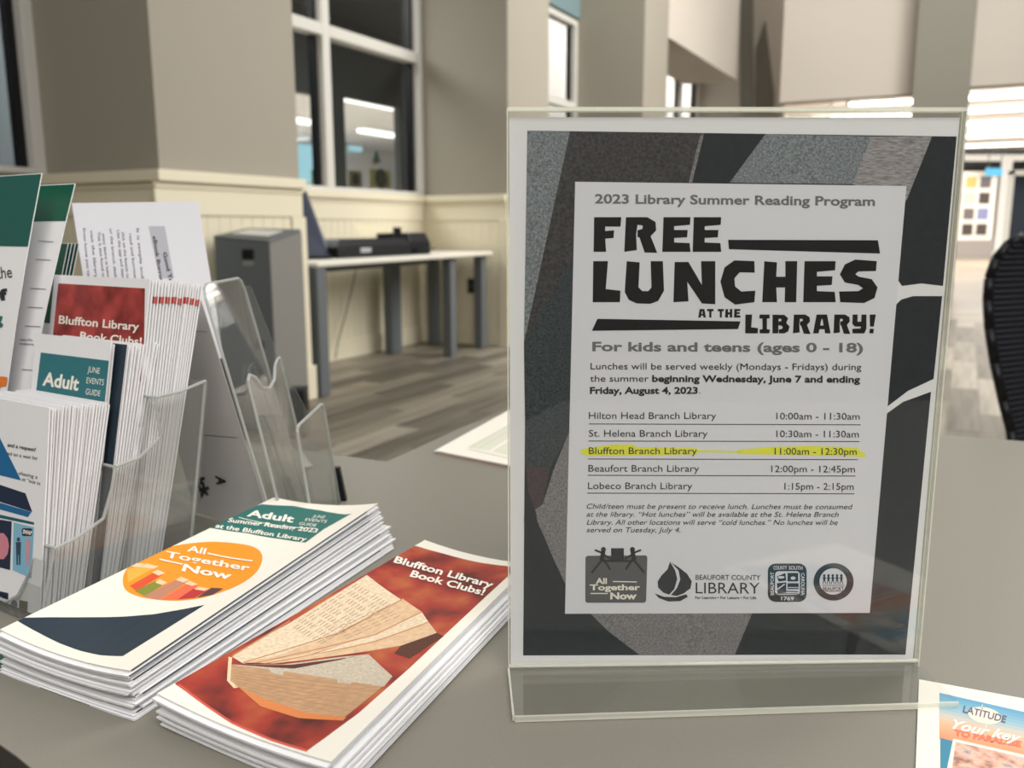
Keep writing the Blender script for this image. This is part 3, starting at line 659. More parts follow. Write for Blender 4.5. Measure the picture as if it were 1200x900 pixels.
decal(sg, [[(820, 160), (825, 156), (811, 214), (807, 214)]], s_grey3, PP, .00026)
decal(sg, [[(897, 157), (1021, 160), (999, 216), (855, 214)]], s_grey, PP, o2)
decal(sg, [[(1021, 160), (1092, 160), (1062, 235), (999, 216)]], s_grey2, PP, o2)
decal(sg, [[(616, 545), (645, 545), (636, 591), (628, 605), (619, 575)]], mat('poster_plum', (74, 62, 68), .5, noise=(900, .25)), PP, o2)
decal(sg, [[(668, 503), (648, 552), (636, 591), (627, 597), (630, 612), (637, 627), (650, 658), (662, 683), (676, 703), (690, 719)]], s_grey3, PP, .00022)
decal(sg, [[(690, 717), (693, 720), (712, 739), (749, 767), (861, 767), (882, 717)]], s_grey3, PP, .00022)
decal(sg, [[(616, 545), (618, 575), (627, 597), (629, 604), (627, 612), (614, 612)]], s_black, PP, .00024)
# inner white notice
inner_m = mat('notice_white', (218, 218, 224), .5)
decal(sg, [[(674, 213), (1062, 218), (1019, 718), (662, 719)]], inner_m, PP, o3, name='notice')
o4, o5, o6 = .0004, .0005, .0006
texts(sg, [('2023 Library Summer Reading Program', (697, 238), (1025, 241), 10.5, .025)], ink_grey, PP, o4)
gp = []
for ch_, x0, x1 in (('F', 695.5, 728), ('R', 731.5, 770), ('E', 776, 809), ('E', 811.5, 845)): gp += glyph_polys(ch_, x0, x1, 295, 254.5)
for ch_, x0, x1 in (('L', 694.5, 727), ('U', 732, 778), ('N', 789, 838), ('C', 844, 885), ('H', 893, 934), ('E', 941, 979), ('S', 983, 1028)): gp += glyph_polys(ch_, x0, x1, 354, 306)
for ch_, x0, x1 in (('L', 873, 888), ('I', 889.5, 902), ('B', 905, 925), ('R', 929, 949.5), ('A', 952.5, 973), ('R', 976.5, 996), ('Y', 998, 1015), ('!', 1018, 1026)): gp += glyph_polys(ch_, x0, x1, 390.5, 368.5)
for ch_, x0, x1 in (('A', 818, 827), ('T', 828.5, 836), ('T', 841, 848), ('H', 849.5, 858), ('E', 860, 867.5)): gp += glyph_polys(ch_, x0, x1, 372, 362)
decal(sg, gp, ink, PP, o4, name='headline', label='heavy black headline letters')
decal(sg, [[(853, 281), (1028.5, 281.5), (1031, 297), (854, 292)], [(700, 373.5), (867.5, 376.5), (864.6, 385.5), (693.5, 387.5)]], ink, PP, o4, name='headline_bar')
texts(sg, [('For kids and teens (ages 0 - 18)', (694, 411), (1011, 412.5), 10.5, .03)], ink_grey, PP, o4)
W_ = .0
body = [('Lunches will be served weekly (Mondays - Fridays) during', (692, 432.5), (1009, 433.5), 7.6, W_),
        ('the summer', (691.5, 447), (760, 447), 7.6, W_), ('beginning Wednesday, June 7 and ending', (764, 447), (1007.5, 448), 7.6, .03),
        ('Friday, August 4, 2023', (691.3, 461), (817.5, 461), 7.6, .03), ('.', (819, 461), (820.5, 461), 7.6, W_)]
rows_ = [('Hilton Head Branch Library', 690, 839, '10:00am - 11:30am', 909.5, 1007, 490.5), ('St. Helena Branch Library', 690, 829, '10:30am - 11:30am', 909.5, 1006, 511.3),
         ('Bluffton Branch Library', 690, 816.5, '11:00am - 12:30pm', 907.5, 1003.5, 531.7), ('Beaufort Branch Library', 689.5, 819, '12:00pm - 12:45pm', 903.5, 1001.5, 552.3), ('Lobeco Branch Library', 689, 811, '1:15pm - 2:15pm', 919, 1000, 572.7)]
for s1, x0, x1, s2, x2, x3, y in rows_: body += [(s1, (x0, y), (x1, y + .2), 7.9, W_), (s2, (x2, y + .6), (x3, y + 1), 7.9, W_)]
ital = [('Child/teen must be present to receive lunch. Lunches must be consumed', (687.5, 595.7), (999, 596.3), 5.9), ('at the library. \u201cHot lunches\u201d will be available at the St. Helena Branch', (687.3, 605), (982.5, 605.3), 5.9),
        ('Library. All other locations will serve \u201ccold lunches.\u201d No lunches will be', (687.5, 614.4), (981.5, 614.7), 5.9), ('served on Tuesday, July 4.', (687.2, 623.3), (797, 623.4), 5.9)]
body += [(a_, b_, c_, d__, .0, .25) for a_, b_, c_, d__ in ital]
texts(sg, body, ink2, PP, o5, label='small dark body text and branch timetable')
lines_ = [(690, 496.6, 1008, 497.6), (689.5, 516.6, 1007, 517.2), (689, 537.6, 1005, 538.4), (688.6, 556.7, 1002, 557.6), (688, 577.6, 1001, 578.4)]
decal(sg, [[(a_, b_ - .45), (c_, d__ - .45), (c_, d__ + .45), (a_, b_ + .45)] for a_, b_, c_, d__ in lines_], ink2, PP, o4, name='ruled_line')
decal(sg, [[(680, 527), (690, 524.5), (720, 520.5), (744, 521), (746, 524), (817, 525), (817, 532.5), (690, 534), (681, 532)], [(817, 527), (866, 528.5), (866, 530.5), (817, 529.5)],
           [(864, 527), (905, 523.5), (950, 522.5), (1003, 524), (1014, 532), (1013, 535.5), (1000, 534.5), (900, 532.5), (865, 532)]], mat('highlighter_yellow', (226, 226, 66), .5), PP, o4 - .00005, name='highlighter_stroke', label='yellow highlighter stroke')
# logos at the foot of the notice
lg_grey = mat('logo_grey', (92, 92, 95), .5); lg_dark = mat('logo_dark', (48, 52, 58), .5)
decal(sg, [[(688, 651), (757, 650.5), (758.5, 653), (757, 704), (755, 706), (687.5, 706), (685.8, 704), (686, 653)]], lg_grey, PP, o4, name='logo_box')
def stick(p, q, w): 
    dx, dy = q[0] - p[0], q[1] - p[1]; l = math.hypot(dx, dy); nx, ny = -dy / l * w / 2, dx / l * w / 2
    return [(p[0] + nx, p[1] + ny), (q[0] + nx, q[1] + ny), (q[0] - nx, q[1] - ny), (p[0] - nx, p[1] - ny)]
figs = [[(716, 642), (731, 642), (731, 657), (716, 657)]]
for sx, x in ((1, 707), (-1, 741)):
    figs += [ell(x, 643.5, 3, 3, 10), stick((x, 645), (x - 2 * sx, 656), 5), stick((x - 1 * sx, 655), (x - 14 * sx, 671), 2.6), stick((x, 655), (x + 8 * sx, 667), 2.6), stick((x, 648), (x - 10 * sx, 644), 2.2), stick((x, 649), (x + 9 * sx, 655), 2.2)]
figs += [stick((706, 657), (742, 657), 2.2)]
decal(sg, figs, lg_dark, PP, o5, name='logo_figure')
decal(sg, [stick((718, 681), (746, 681.5), 1.2), stick((692, 695), (712, 695), 1.2)], white_ink, PP, o5, name='logo_rule')
texts(sg, [('All', (698, 683.5), (711, 683.5), 6.5, .03), ('Together', (691, 691), (750, 691), 6.5, .03), ('Now', (715, 701.5), (746, 701.5), 7.5, .04)], white_ink, PP, o5, name='logo_lettering')
# sail boat emblem
decal(sg, [[(785, 658), (791, 668), (793.5, 678), (790, 690), (784, 696.5), (777, 694), (771, 688), (770.5, 681), (775, 674), (782, 667)],
           [(786, 658.5), (796, 665), (805, 672), (810.5, 681), (809, 689), (801, 695), (793, 698), (786, 697), (793, 689), (797, 679), (795, 668)],
           [(767, 695), (778, 699), (792, 699.5), (804, 696), (806, 699), (797, 704), (783, 704.5), (772, 700.5)]], lg_dark, PP, o4, name='sailboat_emblem')
texts(sg, [('BEAUFORT COUNTY', (815, 679), (891, 679.3), 5.8, .01), ('LIBRARY', (815, 695), (890, 695.3), 13, .0), ('For Learning \u2022 For Leisure \u2022 For Life', (814.5, 701.5), (886, 701.8), 3.4, .02)], lg_dark, PP, o4, name='logo_lettering')
# county seal and round city seal
def rrect(x0, y0, x1, y1, r):
    out = []
    for cx_, cy_, a0 in ((x1 - r, y1 - r, 0), (x0 + r, y1 - r, .5), (x0 + r, y0 + r, 1), (x1 - r, y0 + r, 1.5)):
        out += [(cx_ + r * math.cos((a0 + t / 8) * math.pi), cy_ + r * math.sin((a0 + t / 8) * math.pi)) for t in range(5)]
    return out
decal(sg, [rrect(899.5, 660, 945, 705, 9)], lg_dark, PP, o4, name='county_seal')
decal(sg, [rrect(908, 669, 937, 696.5, 4)], inner_m, PP, o4 + .00005, name='seal_field')
decal(sg, [[(910, 683), (921, 682), (921, 694), (911, 695)], [(922.5, 683), (935.5, 683), (935.5, 690), (922.5, 690)], [(922.5, 671), (935, 671), (935, 681), (922.5, 681)],
           [(910, 675), (920, 671), (921, 680), (912, 681)], stick((910, 692), (935, 693), 1.2), stick((910, 695), (935, 695.5), .9)], lg_dark, PP, o5, name='seal_drawing')
decal(sg, [ell(915, 676, 4, 1.6, 10), ell(929, 677, 3, 2, 10), stick((911, 690), (919, 684), 1.4), stick((923, 688), (935, 688), 1)], inner_m, PP, o5 + .00005, name='seal_drawing')
texts(sg, [('COUNTY', (906, 667), (922, 667), 4.2, .02), ('SOUTH', (924, 667), (940, 667.3), 4.2, .02), ('1769', (915, 703), (930, 703), 4.2, .02), ('BEAUFORT', (906.5, 697), (906.5, 670), 4.0, .02), ('CAROLINA', (938.5, 671), (938.5, 697), 4.0, .02)], inner_m, PP, o5 + .00005, name='seal_lettering')
decal(sg, [ell(976.5, 681.5, 23.5, 22, 36)], lg_dark, PP, o4, name='round_seal')
decal(sg, [ell(976, 681, 16, 15.5, 30)], inner_m, PP, o4 + .00005, name='seal_field')
kids = []
for i in range(5):
    x = 965.5 + i * 5; kids += [ell(x, 674, 1.5, 1.7, 8), stick((x, 675.5), (x, 680.5), 2.4), stick((x - .8, 680), (x - 1.6, 684), 1), stick((x + .8, 680), (x + 1.6, 684), 1), stick((x - 2.3, 677), (x + 2.3, 677), .9)]
decal(sg, kids + [stick((963, 685.5), (989, 685.5), .8), stick((963, 692.5), (989, 692.5), .8)], lg_dark, PP, o5, name='seal_drawing')
texts(sg, [('BEAUFORT', (964, 691.5), (988.5, 691.5), 4.4, .02)], lg_dark, PP, o5, name='seal_lettering')
# acrylic holder
sh = empty('sign_holder', B0 + e * PWd * .5 - Z * .004, 'clear acrylic sign holder with a flat foot on the grey counter', 'sign holder')
gap = .0009; th = .0022
def panel(x0, x1, z0, z1, yoff, t, name, m, parent):
    return obj(name, MB().box(B0 + e * x0 + Z * z0 + nrm * yoff, e * (x1 - x0), nrm * t, Z * (z1 - z0)), m, parent)
xr = PWd + .0014; zt_ = PH + .0026
fp = panel(-.0006, xr, -.004, zt_, gap, th, 'front_panel', acr, sh)
bp = panel(-.0006, xr, -.004, zt_, -.0012 - th, th, 'back_panel', acr, sh)
for p_, y0 in ((fp, gap), (bp, -.0012 - th)):
    eg = MB(); eg.box(B0 + e * -.0006 + Z * zt_ + nrm * y0, e * (xr + .0006), nrm * th, Z * .0018); eg.box(B0 + e * xr + Z * -.003 + nrm * y0, e * .0008, nrm * th, Z * (zt_ + .0039)); eg.box(B0 + e * -.0012 + Z * -.003 + nrm * y0, e * .0006, nrm * th, Z * (zt_ + .0039))
    obj('polished_edge', eg, acr_e, p_)
bl = onz(603, 846); br = onz(1122, 829); bz = Vector((0, 0, .0005))
fb = B0 + e * -.0006 + nrm * (gap + th); fb.z = T + .0005; fr_ = B0 + e * xr + nrm * (gap + th); fr_.z = T + .0005
foot = MB().hexa([bl + bz, br + bz, fr_, fb, bl + bz + Z * .0028, br + bz + Z * .0028, fr_ + Z * .0028, fb + Z * .0028])
ft = obj('foot', foot, acr, sh)
d_ = (br - bl).normalized(); q_ = Vector((d_.y, -d_.x, 0))
obj('polished_edge', MB().box(bl + bz, br - bl, q_ * .0012, Z * .0028).box(bl + bz, (fb - bl - bz), -d_ * .0010, Z * .0028), acr_e, ft)
obj('bend', MB().cyl(fb + Z * .0036 - nrm * .001, fr_ + Z * .0036 - nrm * .001, .0011, 10), acr_e, ft)

# ================================================================ BROCHURE STACKS
def stack(tag_name, what, where, pxc, ztop, n, sagmax, shear_far, gcol, group, bot=0.0):
    """pxc: near-left, near-right, far-right, far-left; builds n brochures from the counter up, returns the top one"""
    tops = [onz(px, py, T + z) for (px, py), z in zip(pxc, ztop)]
    res = None
    for i in range(n):
        f = (i + 1) / n; jx, jy = random.uniform(-.0022, .0022), random.uniform(-.0035, .0035)
        if i == n - 1: jx = jy = 0
        c = []
        for k, p in enumerate(tops):
            q = Vector(p); q.z = T + .0002 + ztop[k] * f
            g = (1 - f)
            q += Vector((jx, jy, 0)) + (Vector(shear_far[k]) * g)
            c.append(q)
        sag = sagmax * (.25 + .75 * f)
        cz = min(q.z for q in c) - T
        sg_ = min(sag, cz - .0006) if cz > .0008 else 0
        bend = (lambda s_: (lambda u, v: -s_ * 4 * u * (1 - u) + 0 * v))(max(sg_, 0))
        S_ = Sheet(*c, bend=bend)
        lab = '%s %s in the %s' % (what, ('on top, its cover in full view,' if i == n - 1 else ORD(n - 1 - i) + ' from the top' if i else 'at the very bottom,'), where)
        base = (c[0] + c[1] + c[2] + c[3]) / 4; base.z = c[0].z - sg_ - .001
        B = empty('brochure', base, lab, 'brochure', group)
        tk_ = ztop[0] / n; l = tk_ / 3.2
        cover = obj('cover', S_.mesh(8, 6, l * .75, -.0), paper_w if i == n - 1 else paper, B, smooth=False)
        dark = gcol == 1 and (i in (n - 1, n - 2, n - 3, n - 5) or i % 7 == 2)
        e1 = random.uniform(0, .012)
        obj('inner_panel', S_.mesh(8, 4, l * (1.0 if dark else .6), -l * .8, lo=(0, .004), hi=(1.006 if dark else 1 - e1, .93 if dark else .998)), navy if dark else paper, B)
        obj('back_panel', S_.mesh(8, 4, l * .75, -2 * l, lo=(0, 0), hi=(.998 + random.uniform(-.006, .006), 1)), paper, B)
        # folded spine joining the leaves along the left side
        sp = MB(); vv = np.linspace(0, 1, 5); a_ = S_.S(np.array([(0, v) for v in vv]), 0); b_ = S_.S(np.array([(0, v) for v in vv]), -2.7 * l); c_ = S_.S(np.array([(-.004, v) for v in vv]), -1.35 * l)
        sp.add(np.concatenate([a_, c_, b_]), [(i_, i_ + 1, 5 + i_ + 1, 5 + i_) for i_ in range(4)] + [(5 + i_, 6 + i_, 11 + i_, 10 + i_) for i_ in range(4)])
        obj('fold', sp, paper, B, fix=False)
        res = (S_, cover, B)
    return res
shear1 = [(-.000, .001, 0), (.004, -.002, 0), (.014, -.004, 0), (.008, -.002, 0)]
S1, CV1, ST1 = stack('g', 'white events guide', 'left loose stack', [(0, 738), (152, 786), (443, 590), (321, 583)], [.024, .024, .033, .033], 21, .0036, shear1, 1, 'events guides in the loose stack')
cells = (8, 6)
def D1(polys, m, off=.00012, **k): return decal(S1, polys, m, CV1, off, cells, **k)
D1([[(307, 591), (344, 593), (374, 598), (405, 603), (412, 602), (380, 620), (358, 636), (330, 632), (290, 625), (248, 619), (240, 619), (262, 608), (288, 596)]], teal, name='title_band', label='teal title band')
def T1(s, p0, p1, upv, w=.02): return (s, p0, p1, 1.0, w, 0.0, upv)
texts(S1, [T1('Adult', (289, 605.3), (343, 613), (3.4, -7.5), .03), T1('Summer Reading 2023', (266.5, 612.2), (371, 625), (2.6, -4.6)), T1('at the Bluffton Library', (252, 618.8), (358, 635), (2.6, -4.6)), T1('JUNE', (366, 607), (380, 608.5), (2, -3.2), 0), T1('EVENTS', (357, 611), (382, 613.5), (2, -3.2), 0), T1('GUIDE', (350, 615.5), (370, 618), (2, -3.2), 0)], white_ink, CV1, .0005)
D1([stick((280, 607), (370, 620), .7)], white_ink, .0005, name='title_rule')
el_ = [(306, 648), (307, 658), (301, 670), (288, 681), (268, 691), (240, 700), (212, 704), (185, 703), (162, 699), (148, 692), (144, 682), (146, 671), (155, 660), (172, 650), (195, 642), (222, 637), (250, 635), (278, 637), (297, 641)]
D1([smooth_loop(el_)], orange, name='cover_disc', label='orange cover disc')
spines = [([(149, 668), (172, 660), (184, 664), (150, 683)], (230, 168, 70)), ([(152, 687), (182, 670), (192, 673), (160, 693)], (210, 82, 48)), ([(158, 693), (182, 681), (194, 684), (170, 699)], (128, 134, 52)), ([(168, 699), (210, 678), (222, 681), (186, 703)], (184, 126, 104)), ([(188, 703), (220, 684), (232, 687), (208, 703)], (224, 106, 74)), ([(206, 703), (226, 690), (244, 692), (228, 701)], (180, 52, 56)), ([(230, 701), (248, 689), (262, 690), (250, 697)], (90, 62, 66))]
for i, (p_, c) in enumerate(spines):
    D1([p_], mat('drawn_spine_%s' % 'abcdefg'[i], c, .5), .00020, name='drawn_book')
D1([[(152, 664), (158, 660), (170, 661), (166, 665)], [(166, 665), (172, 661), (186, 664), (180, 667)], [(178, 671), (185, 668), (194, 672), (186, 675)], [(206, 680), (212, 676), (222, 680), (215, 683)], [(216, 684), (222, 681), (232, 685), (225, 687)], [(228, 691), (233, 688), (245, 690), (240, 693)], [(182, 683), (187, 679), (196, 683), (190, 686)]], mat('drawn_page', (232, 196, 160), .5), .00024, name='drawn_page')
texts(S1, [T1('All', (219, 646.5), (240, 650.5), (2.6, -7), .02), T1('Together', (193, 653.5), (292, 670), (2.4, -7), .02), T1('Now', (213, 669.5), (270, 680), (3, -8), .03)], white_ink, CV1, .0005, label='white cover title')
D1([stick((243, 649), (296, 658), 1.4), stick((187, 656), (214, 662), 1.4)], white_ink, .0005, name='title_rule')
D1([[(16, 725), (22, 724), (60, 723.5), (100, 723.5), (140, 723), (180, 720), (215, 714), (240, 709), (144, 769), (138, 769), (118, 768), (95, 763), (70, 754), (44, 741), (26, 731)]], navy, name='navy_swoosh', label='navy swoosh at the foot of the cover')
# --- book club stack
shear2 = [(.002, .001, 0), (.004, -.001, 0), (.004, -.001, 0), (.002, .001, 0)]
S2, CV2, ST2 = stack('b', 'white book club brochure', 'right loose stack', [(184, 813), (388, 893), (622, 661), (498, 633)], [.017, .017, .019, .019], 15, .0028, shear2, 2, 'book club brochures in the loose stack')
red = ramp_mat('autumn_print', [(.34, (62, 36, 34)), (.50, (156, 56, 46)), (.68, (182, 104, 62))], 26, .4, 3, dist=0)
def D2(polys, m, off=.00012, **k): return decal(S2, polys, m, CV2, off, cells, **k)
D2([[(477, 640), (488, 640), (520, 649), (560, 659), (598, 664), (599, 672), (575, 694), (530, 736), (480, 783), (420, 836), (360, 880), (320, 868), (270, 846), (235, 822), (207, 803), (205, 801), (260, 768), (345, 718), (420, 673)]], red, name='cover_photo', label='autumn red cover picture')
D2([stick((209, 802), (238, 824), 2.6), stick((238, 824), (272, 847), 2.6), stick((272, 847), (318, 867), 2.6), stick((318, 867), (360, 880), 2.8)], mat('coral_line', (196, 84, 70), .5), .00016, name='photo_rule')
page1 = mat('printed_page', (214, 194, 166), .5, noise=(500, .16, 4)); page2 = mat('printed_page_warm', (206, 174, 140), .5, noise=(260, .12, 3)); page3 = mat('page_edges', (176, 140, 106), .5, noise=(400, .18, 2), stretch=(.5, 2.6, 1))
D2([[(272, 770), (300, 752), (340, 730), (385, 702), (430, 674), (470, 703), (398, 742), (330, 768), (285, 778)]], page1, .00017, name='drawn_page')
D2([[(285, 777), (330, 766), (400, 742), (472, 702), (494, 717), (440, 744), (360, 768), (300, 777)]], page2, .00018, name='drawn_page')
D2([[(300, 777), (370, 766), (440, 743), (494, 717), (502, 729), (440, 752), (370, 770)]], page1, .00019, name='drawn_page')
D2([[(300, 777), (370, 769), (440, 751), (502, 729), (512, 742), (470, 757), (400, 768), (320, 778)]], page2, .0002, name='drawn_page')
D2([[(272, 779), (330, 779), (400, 770), (432, 767), (460, 793), (450, 805), (380, 800), (300, 785)]], mat('grey_page', (184, 172, 154), .5, noise=(700, .16, 3)), .00021, name='drawn_page')
D2([[(270, 779), (330, 786), (400, 797), (448, 805), (440, 812), (404, 841), (360, 836), (310, 820), (280, 806), (268, 796)]], page3, .00022, name='drawn_page_block')
D2([[(268, 770), (272, 771), (270, 798), (280, 806), (274, 807), (266, 798)]], mat('drawn_spine_cream', (226, 196, 160), .5), .00024, name='drawn_spine')
D2([[(280, 806), (310, 819), (360, 836), (406, 841), (402, 845), (350, 842), (305, 828)]], mat('drawn_cover_orange', (204, 124, 72), .5), .00024, name='drawn_cover')
tl = []
for i in range(12):
    f_ = i / 11; x0 = 338 - 30 * f_ * .2; p0 = (340 + 3.5 * i * .9, 735 + 1.9 * i); p1 = (420 + 3.6 * i, 684 + 2.1 * i)
    for k in range(9):
        if (i * 5 + k * 3) % 7 == 0: continue
        t0_, t1_ = k / 9 + .012, (k + 1) / 9 - .02
        q = lambda t: (p0[0] + (p1[0] - p0[0]) * t, p0[1] + (p1[1] - p0[1]) * t)
        tl.append(stick(q(t0_), q(t1_), .9))
for i in range(5):
    p0, p1 = (392 + 3 * i, 738 + 3 * i), (455 + 4 * i, 711 + 2.4 * i)
    for k in range(6):
        t0_, t1_ = k / 6 + .02, (k + 1) / 6 - .03
        tl.append(stick((p0[0] + (p1[0] - p0[0]) * t0_, p0[1] + (p1[1] - p0[1]) * t0_), (p0[0] + (p1[0] - p0[0]) * t1_, p0[1] + (p1[1] - p0[1]) * t1_), .8))
D2(tl, mat('page_text', (168, 144, 118), .6), .00026, name='drawn_text_line')
D2([stick((285, 777), (397, 742), 1.0), stick((397, 742), (471, 703), 1.2), stick((300, 777), (440, 744), 1.0), stick((440, 744), (494, 717.5), 1.2), stick((310, 778), (440, 752), 1.0), stick((440, 752), (502, 729.5), 1.1), stick((272, 769), (340, 728), 1.6)], mat('page_fold_shade', (178, 128, 88), .6), .00027, name='drawn_fold')
D2([[(275, 779), (340, 779.5), (420, 769), (345, 784)], [(470, 757), (512, 742), (520, 746), (480, 772), (462, 766)]], mat('print_shadow', (84, 50, 40), .6), .00023, name='drawn_shadow')
pl_ = [stick((275, 786 + 3.0 * i), (436 - 8 * i, 803 + 5.2 * i), .7) for i in range(7)]
D2(pl_, mat('page_shadow', (166, 126, 90), .6), .00026, name='drawn_page_edge')
texts(S2, [T1('Bluffton Library', (461, 659.5), (576, 690), (4, -7), .025), T1('Book Clubs!', (480, 676), (566, 698.5), (4, -7), .025)], white_ink, CV2, .0005, label='white cover title')
# red and teal corner marks on the sides of the stack
for i, (c, nm) in enumerate([((176, 60, 58), 'red_mark'), ((176, 60, 58), 'red_mark'), ((30, 90, 96), 'teal_mark')]):
    p = onz(392 + i * 13, 897 + i * .5, T + .011 - i * .003); p += Vector((.0008, 0, 0))

# ================================================================ RACK 1 (three tiers, full)
th_ = math.radians(32); RW = Vector((math.cos(th_), -math.sin(th_), 0)); RD = Vector((math.sin(th_), math.cos(th_), 0)); R0 = Vector((-.23938, .61065, T))
KR = .93; ZB = -(CO.z - T) * (1 - KR) / KR    # the rack stands a little nearer than first measured; ZB is the counter in its own frame
def RL(a, s, z): return CO + (R0 + RW * a + RD * s + Vector((0, 0, z)) - CO) * KR
rk = empty('brochure_rack', RL(-.11, -.05, 0), 'clear three tier brochure rack full of leaflets at the left edge', 'brochure rack')
t_ = .0022
prof = [(-.1145, ZB + .001), (-.101, .031), (-.084, .034), (-.066, .041), (-.058, .060), (-.054, .074), (-.036, .076), (-.018, .087), (-.020, .116), (.0, .1165), (.023, .121), (-.003, ZB + .001)]
for a in (0, -.112, -.224):
    sp_ = obj('side_panel', MB().prism([RL(a, s, z) for s, z in prof], RW * t_), acr_r, rk)
    eg = MB()
    for (s0, z0), (s1, z1) in zip(prof[:-1], prof[1:]): eg.cyl(RL(a + t_ / 2, s0, z0), RL(a + t_ / 2, s1, z1), .0011, 6)
    obj('panel_edge', eg, acr_re, sp_)
obj('back_panel', MB().prism([RL(t_, -.003, ZB + .001), RL(-.224, -.003, ZB + .001), RL(-.224, .023, .121), RL(t_, .023, .121)], RD * t_), acr_r, rk)
def front(s0, z0, s1, z1, a0, a1):
    w = a1 - a0; q = [(0, 0), (1, 0), (1, 1), (.90, 1), (.84, .9), (.80, .6), (.72, .25), (.62, .12), (.38, .12), (.28, .25), (.20, .6), (.16, .9), (.10, 1), (0, 1)]
    pts = [RL(a0 + w * x, s0 + (s1 - s0) * y, z0 + (z1 - z0) * y) for x, y in q]
    P = obj('front_panel', MB().prism(pts, RD * t_), acr_r, rk); eg = MB()
    for p, q2 in zip(pts[2:-1], pts[3:]): eg.cyl(p + RD * .001, q2 + RD * .001, .0011, 6)
    obj('panel_edge', eg, acr_re, P)
for a0, a1 in ((-.11, 0), (-.222, -.112)):
    front(-.1145, ZB + .001, -.101, .031, a0, a1); front(-.080, ZB + .001, -.056, .074, a0, a1); front(-.0565, ZB + .001, -.022, .116, a0, a1)
obj('base', MB().prism([RL(t_, -.1145, ZB + .0005), RL(-.224, -.1145, ZB + .0005), RL(-.224, 0, ZB + .0005), RL(t_, 0, ZB + .0005)], (0, 0, .0015)), acr_r, rk)
def leaflet(a0, a1, s_bot, z_bot, s_top, z_top, thick, label, group, m=paper, bend=0.0, redtab=None, front_navy=False, name='brochure'):
    c = [RL(a0, s_bot, z_bot), RL(a1, s_bot, z_bot), RL(a1, s_top, z_top), RL(a0, s_top, z_top)]
    S_ = Sheet(*c, bend=(lambda u, v: bend * 4 * u * (1 - u) + 0 * v))
    B = empty(name, (c[0] + c[1]) / 2, label, 'brochure', group)
    l = thick / 3
    cv = obj('cover', S_.mesh(4, 4, l * .7, 0), m, B); obj('inner_panel', S_.mesh(4, 4, l * .6, -l, lo=(0, .0), hi=(1 - random.uniform(0, .02), .995)), navy if front_navy else paper_g, B); obj('back_panel', S_.mesh(4, 4, l * .7, -2 * l, hi=(1, .99 + random.uniform(0, .01))), paper, B)
    if redtab is not None:
        decal(S_, [[(.0, redtab - .022), (1, redtab - .022), (1, redtab), (.0, redtab)]], MC['autumn_print'] if False else mat('red_band', (176, 66, 58), .5), cv, .0001, px=False, inside=False, name='red_band')
        sd = MB().box(c[1] * (1 - redtab) + c[2] * redtab + RW * .0003, RW * .0001, RD * thick * .6, (c[2] - c[1]) * -.022); obj('red_edge', sd, mat('red_band', (176, 66, 58)), B)
    return S_, cv, B
# tier 1: nine events newsletters, the first facing out
N1 = 10; f1 = None
for i in range(N1):
    s = i * .0043; j = random.uniform(-.0015, .0015)
    lab = 'white folded newsletter, %s in the lowest tier of the rack' % ('front one with blue print' if i == 0 else ORD(i) + ' from the front')
    r = leaflet(-.105, -.009 + j, -.109 + s * .68, ZB + .003, -.089 + s, .120 - i * .0004 + j, .0030, lab, 'newsletters in the lowest rack tier')
    if i == 0: f1 = r
# tier 2: adult guides
f2 = None
for i in range(6):
    s = i * .0058; j = random.uniform(-.001, .001)
    lab = 'adult events guide, %s in the middle tier of the rack' % ('front one with teal title' if i == 0 else ORD(i) + ' from the front')
    r = leaflet(-.104 if i == 0 else -.100, (-.0135 if i == 0 else -.0065) + j, -.0745 + s * .55, ZB + .003, -.040 + s, .1565 - (i > 0) * .003 + j, .0032, lab, 'adult guides in the middle rack tier', front_navy=False, m=navy if i == 1 else paper)
    if i == 0: f2 = r
f3 = None
for i in range(9):
    s = i * .0052; j = random.uniform(-.001, .001)
    lab = 'book club brochure, %s in the top tier of the rack' % ('front one with red photo cover' if i == 0 else ORD(i) + ' from the front')
    r = leaflet(-.125 if i == 0 else -.112, -.0085 + j, -.051 + s * .66, ZB + .003, -.010 + s, .197 - i * .0006 + j, .0033, lab, 'book club brochures in the top rack tier', redtab=None if i == 0 else .945)
    if i == 0: f3 = r
def DD(r, polys, m, off=.00012, **k): return decal(r[0], polys, m, r[1], off, **k)
DD(f3, [[(68.5, 332), (170, 338), (168, 470), (55, 460)]], mat('autumn_print_rack', (150, 58, 54), .4, noise=(60, .45, 2)), name='cover_photo')
texts(f3[0], [('Bluffton Library', (69, 379), (163, 387.5), 9.5, .02), ('Book Clubs!', (94, 398), (166, 405), 9.5, .02)], white_ink, f3[1], .0003)
DD(f2, [[(48, 413), (133.5, 423.5), (129, 476), (42, 462)]], mat('teal_rack', (50, 112, 120), .45), name='title_band')
texts(f2[0], [('Adult', (50, 451), (92, 457.5), 15.5, .03), ('JUNE', (103, 436), (117, 438), 7, 0), ('EVENTS', (101.5, 449), (122, 451.5), 7, 0), ('GUIDE', (100.5, 462), (117.5, 464.5), 7, 0)], white_ink, f2[1], .0003)
DD(f2, [stick((48, 460.5), (121, 473), .9)], white_ink, .0003, name='title_rule')
blue = mat('blue_print', (26, 100, 150), .45); navy2 = mat('navy_print', (28, 40, 66), .45); teal2 = mat('teal_print', (24, 88, 100), .45)
DD(f1, [[(-20, 470), (0, 513), (25, 563), (-20, 552)]], blue, name='blue_wedge')
DD(f1, [[(-20, 562), (0, 568), (30, 578), (38, 600), (0, 588), (-20, 584)]], navy2, name='navy_wave')
DD(f1, [[(-20, 585), (0, 589), (37, 600), (33, 606), (0, 597), (-20, 594)]], blue, name='blue_band')
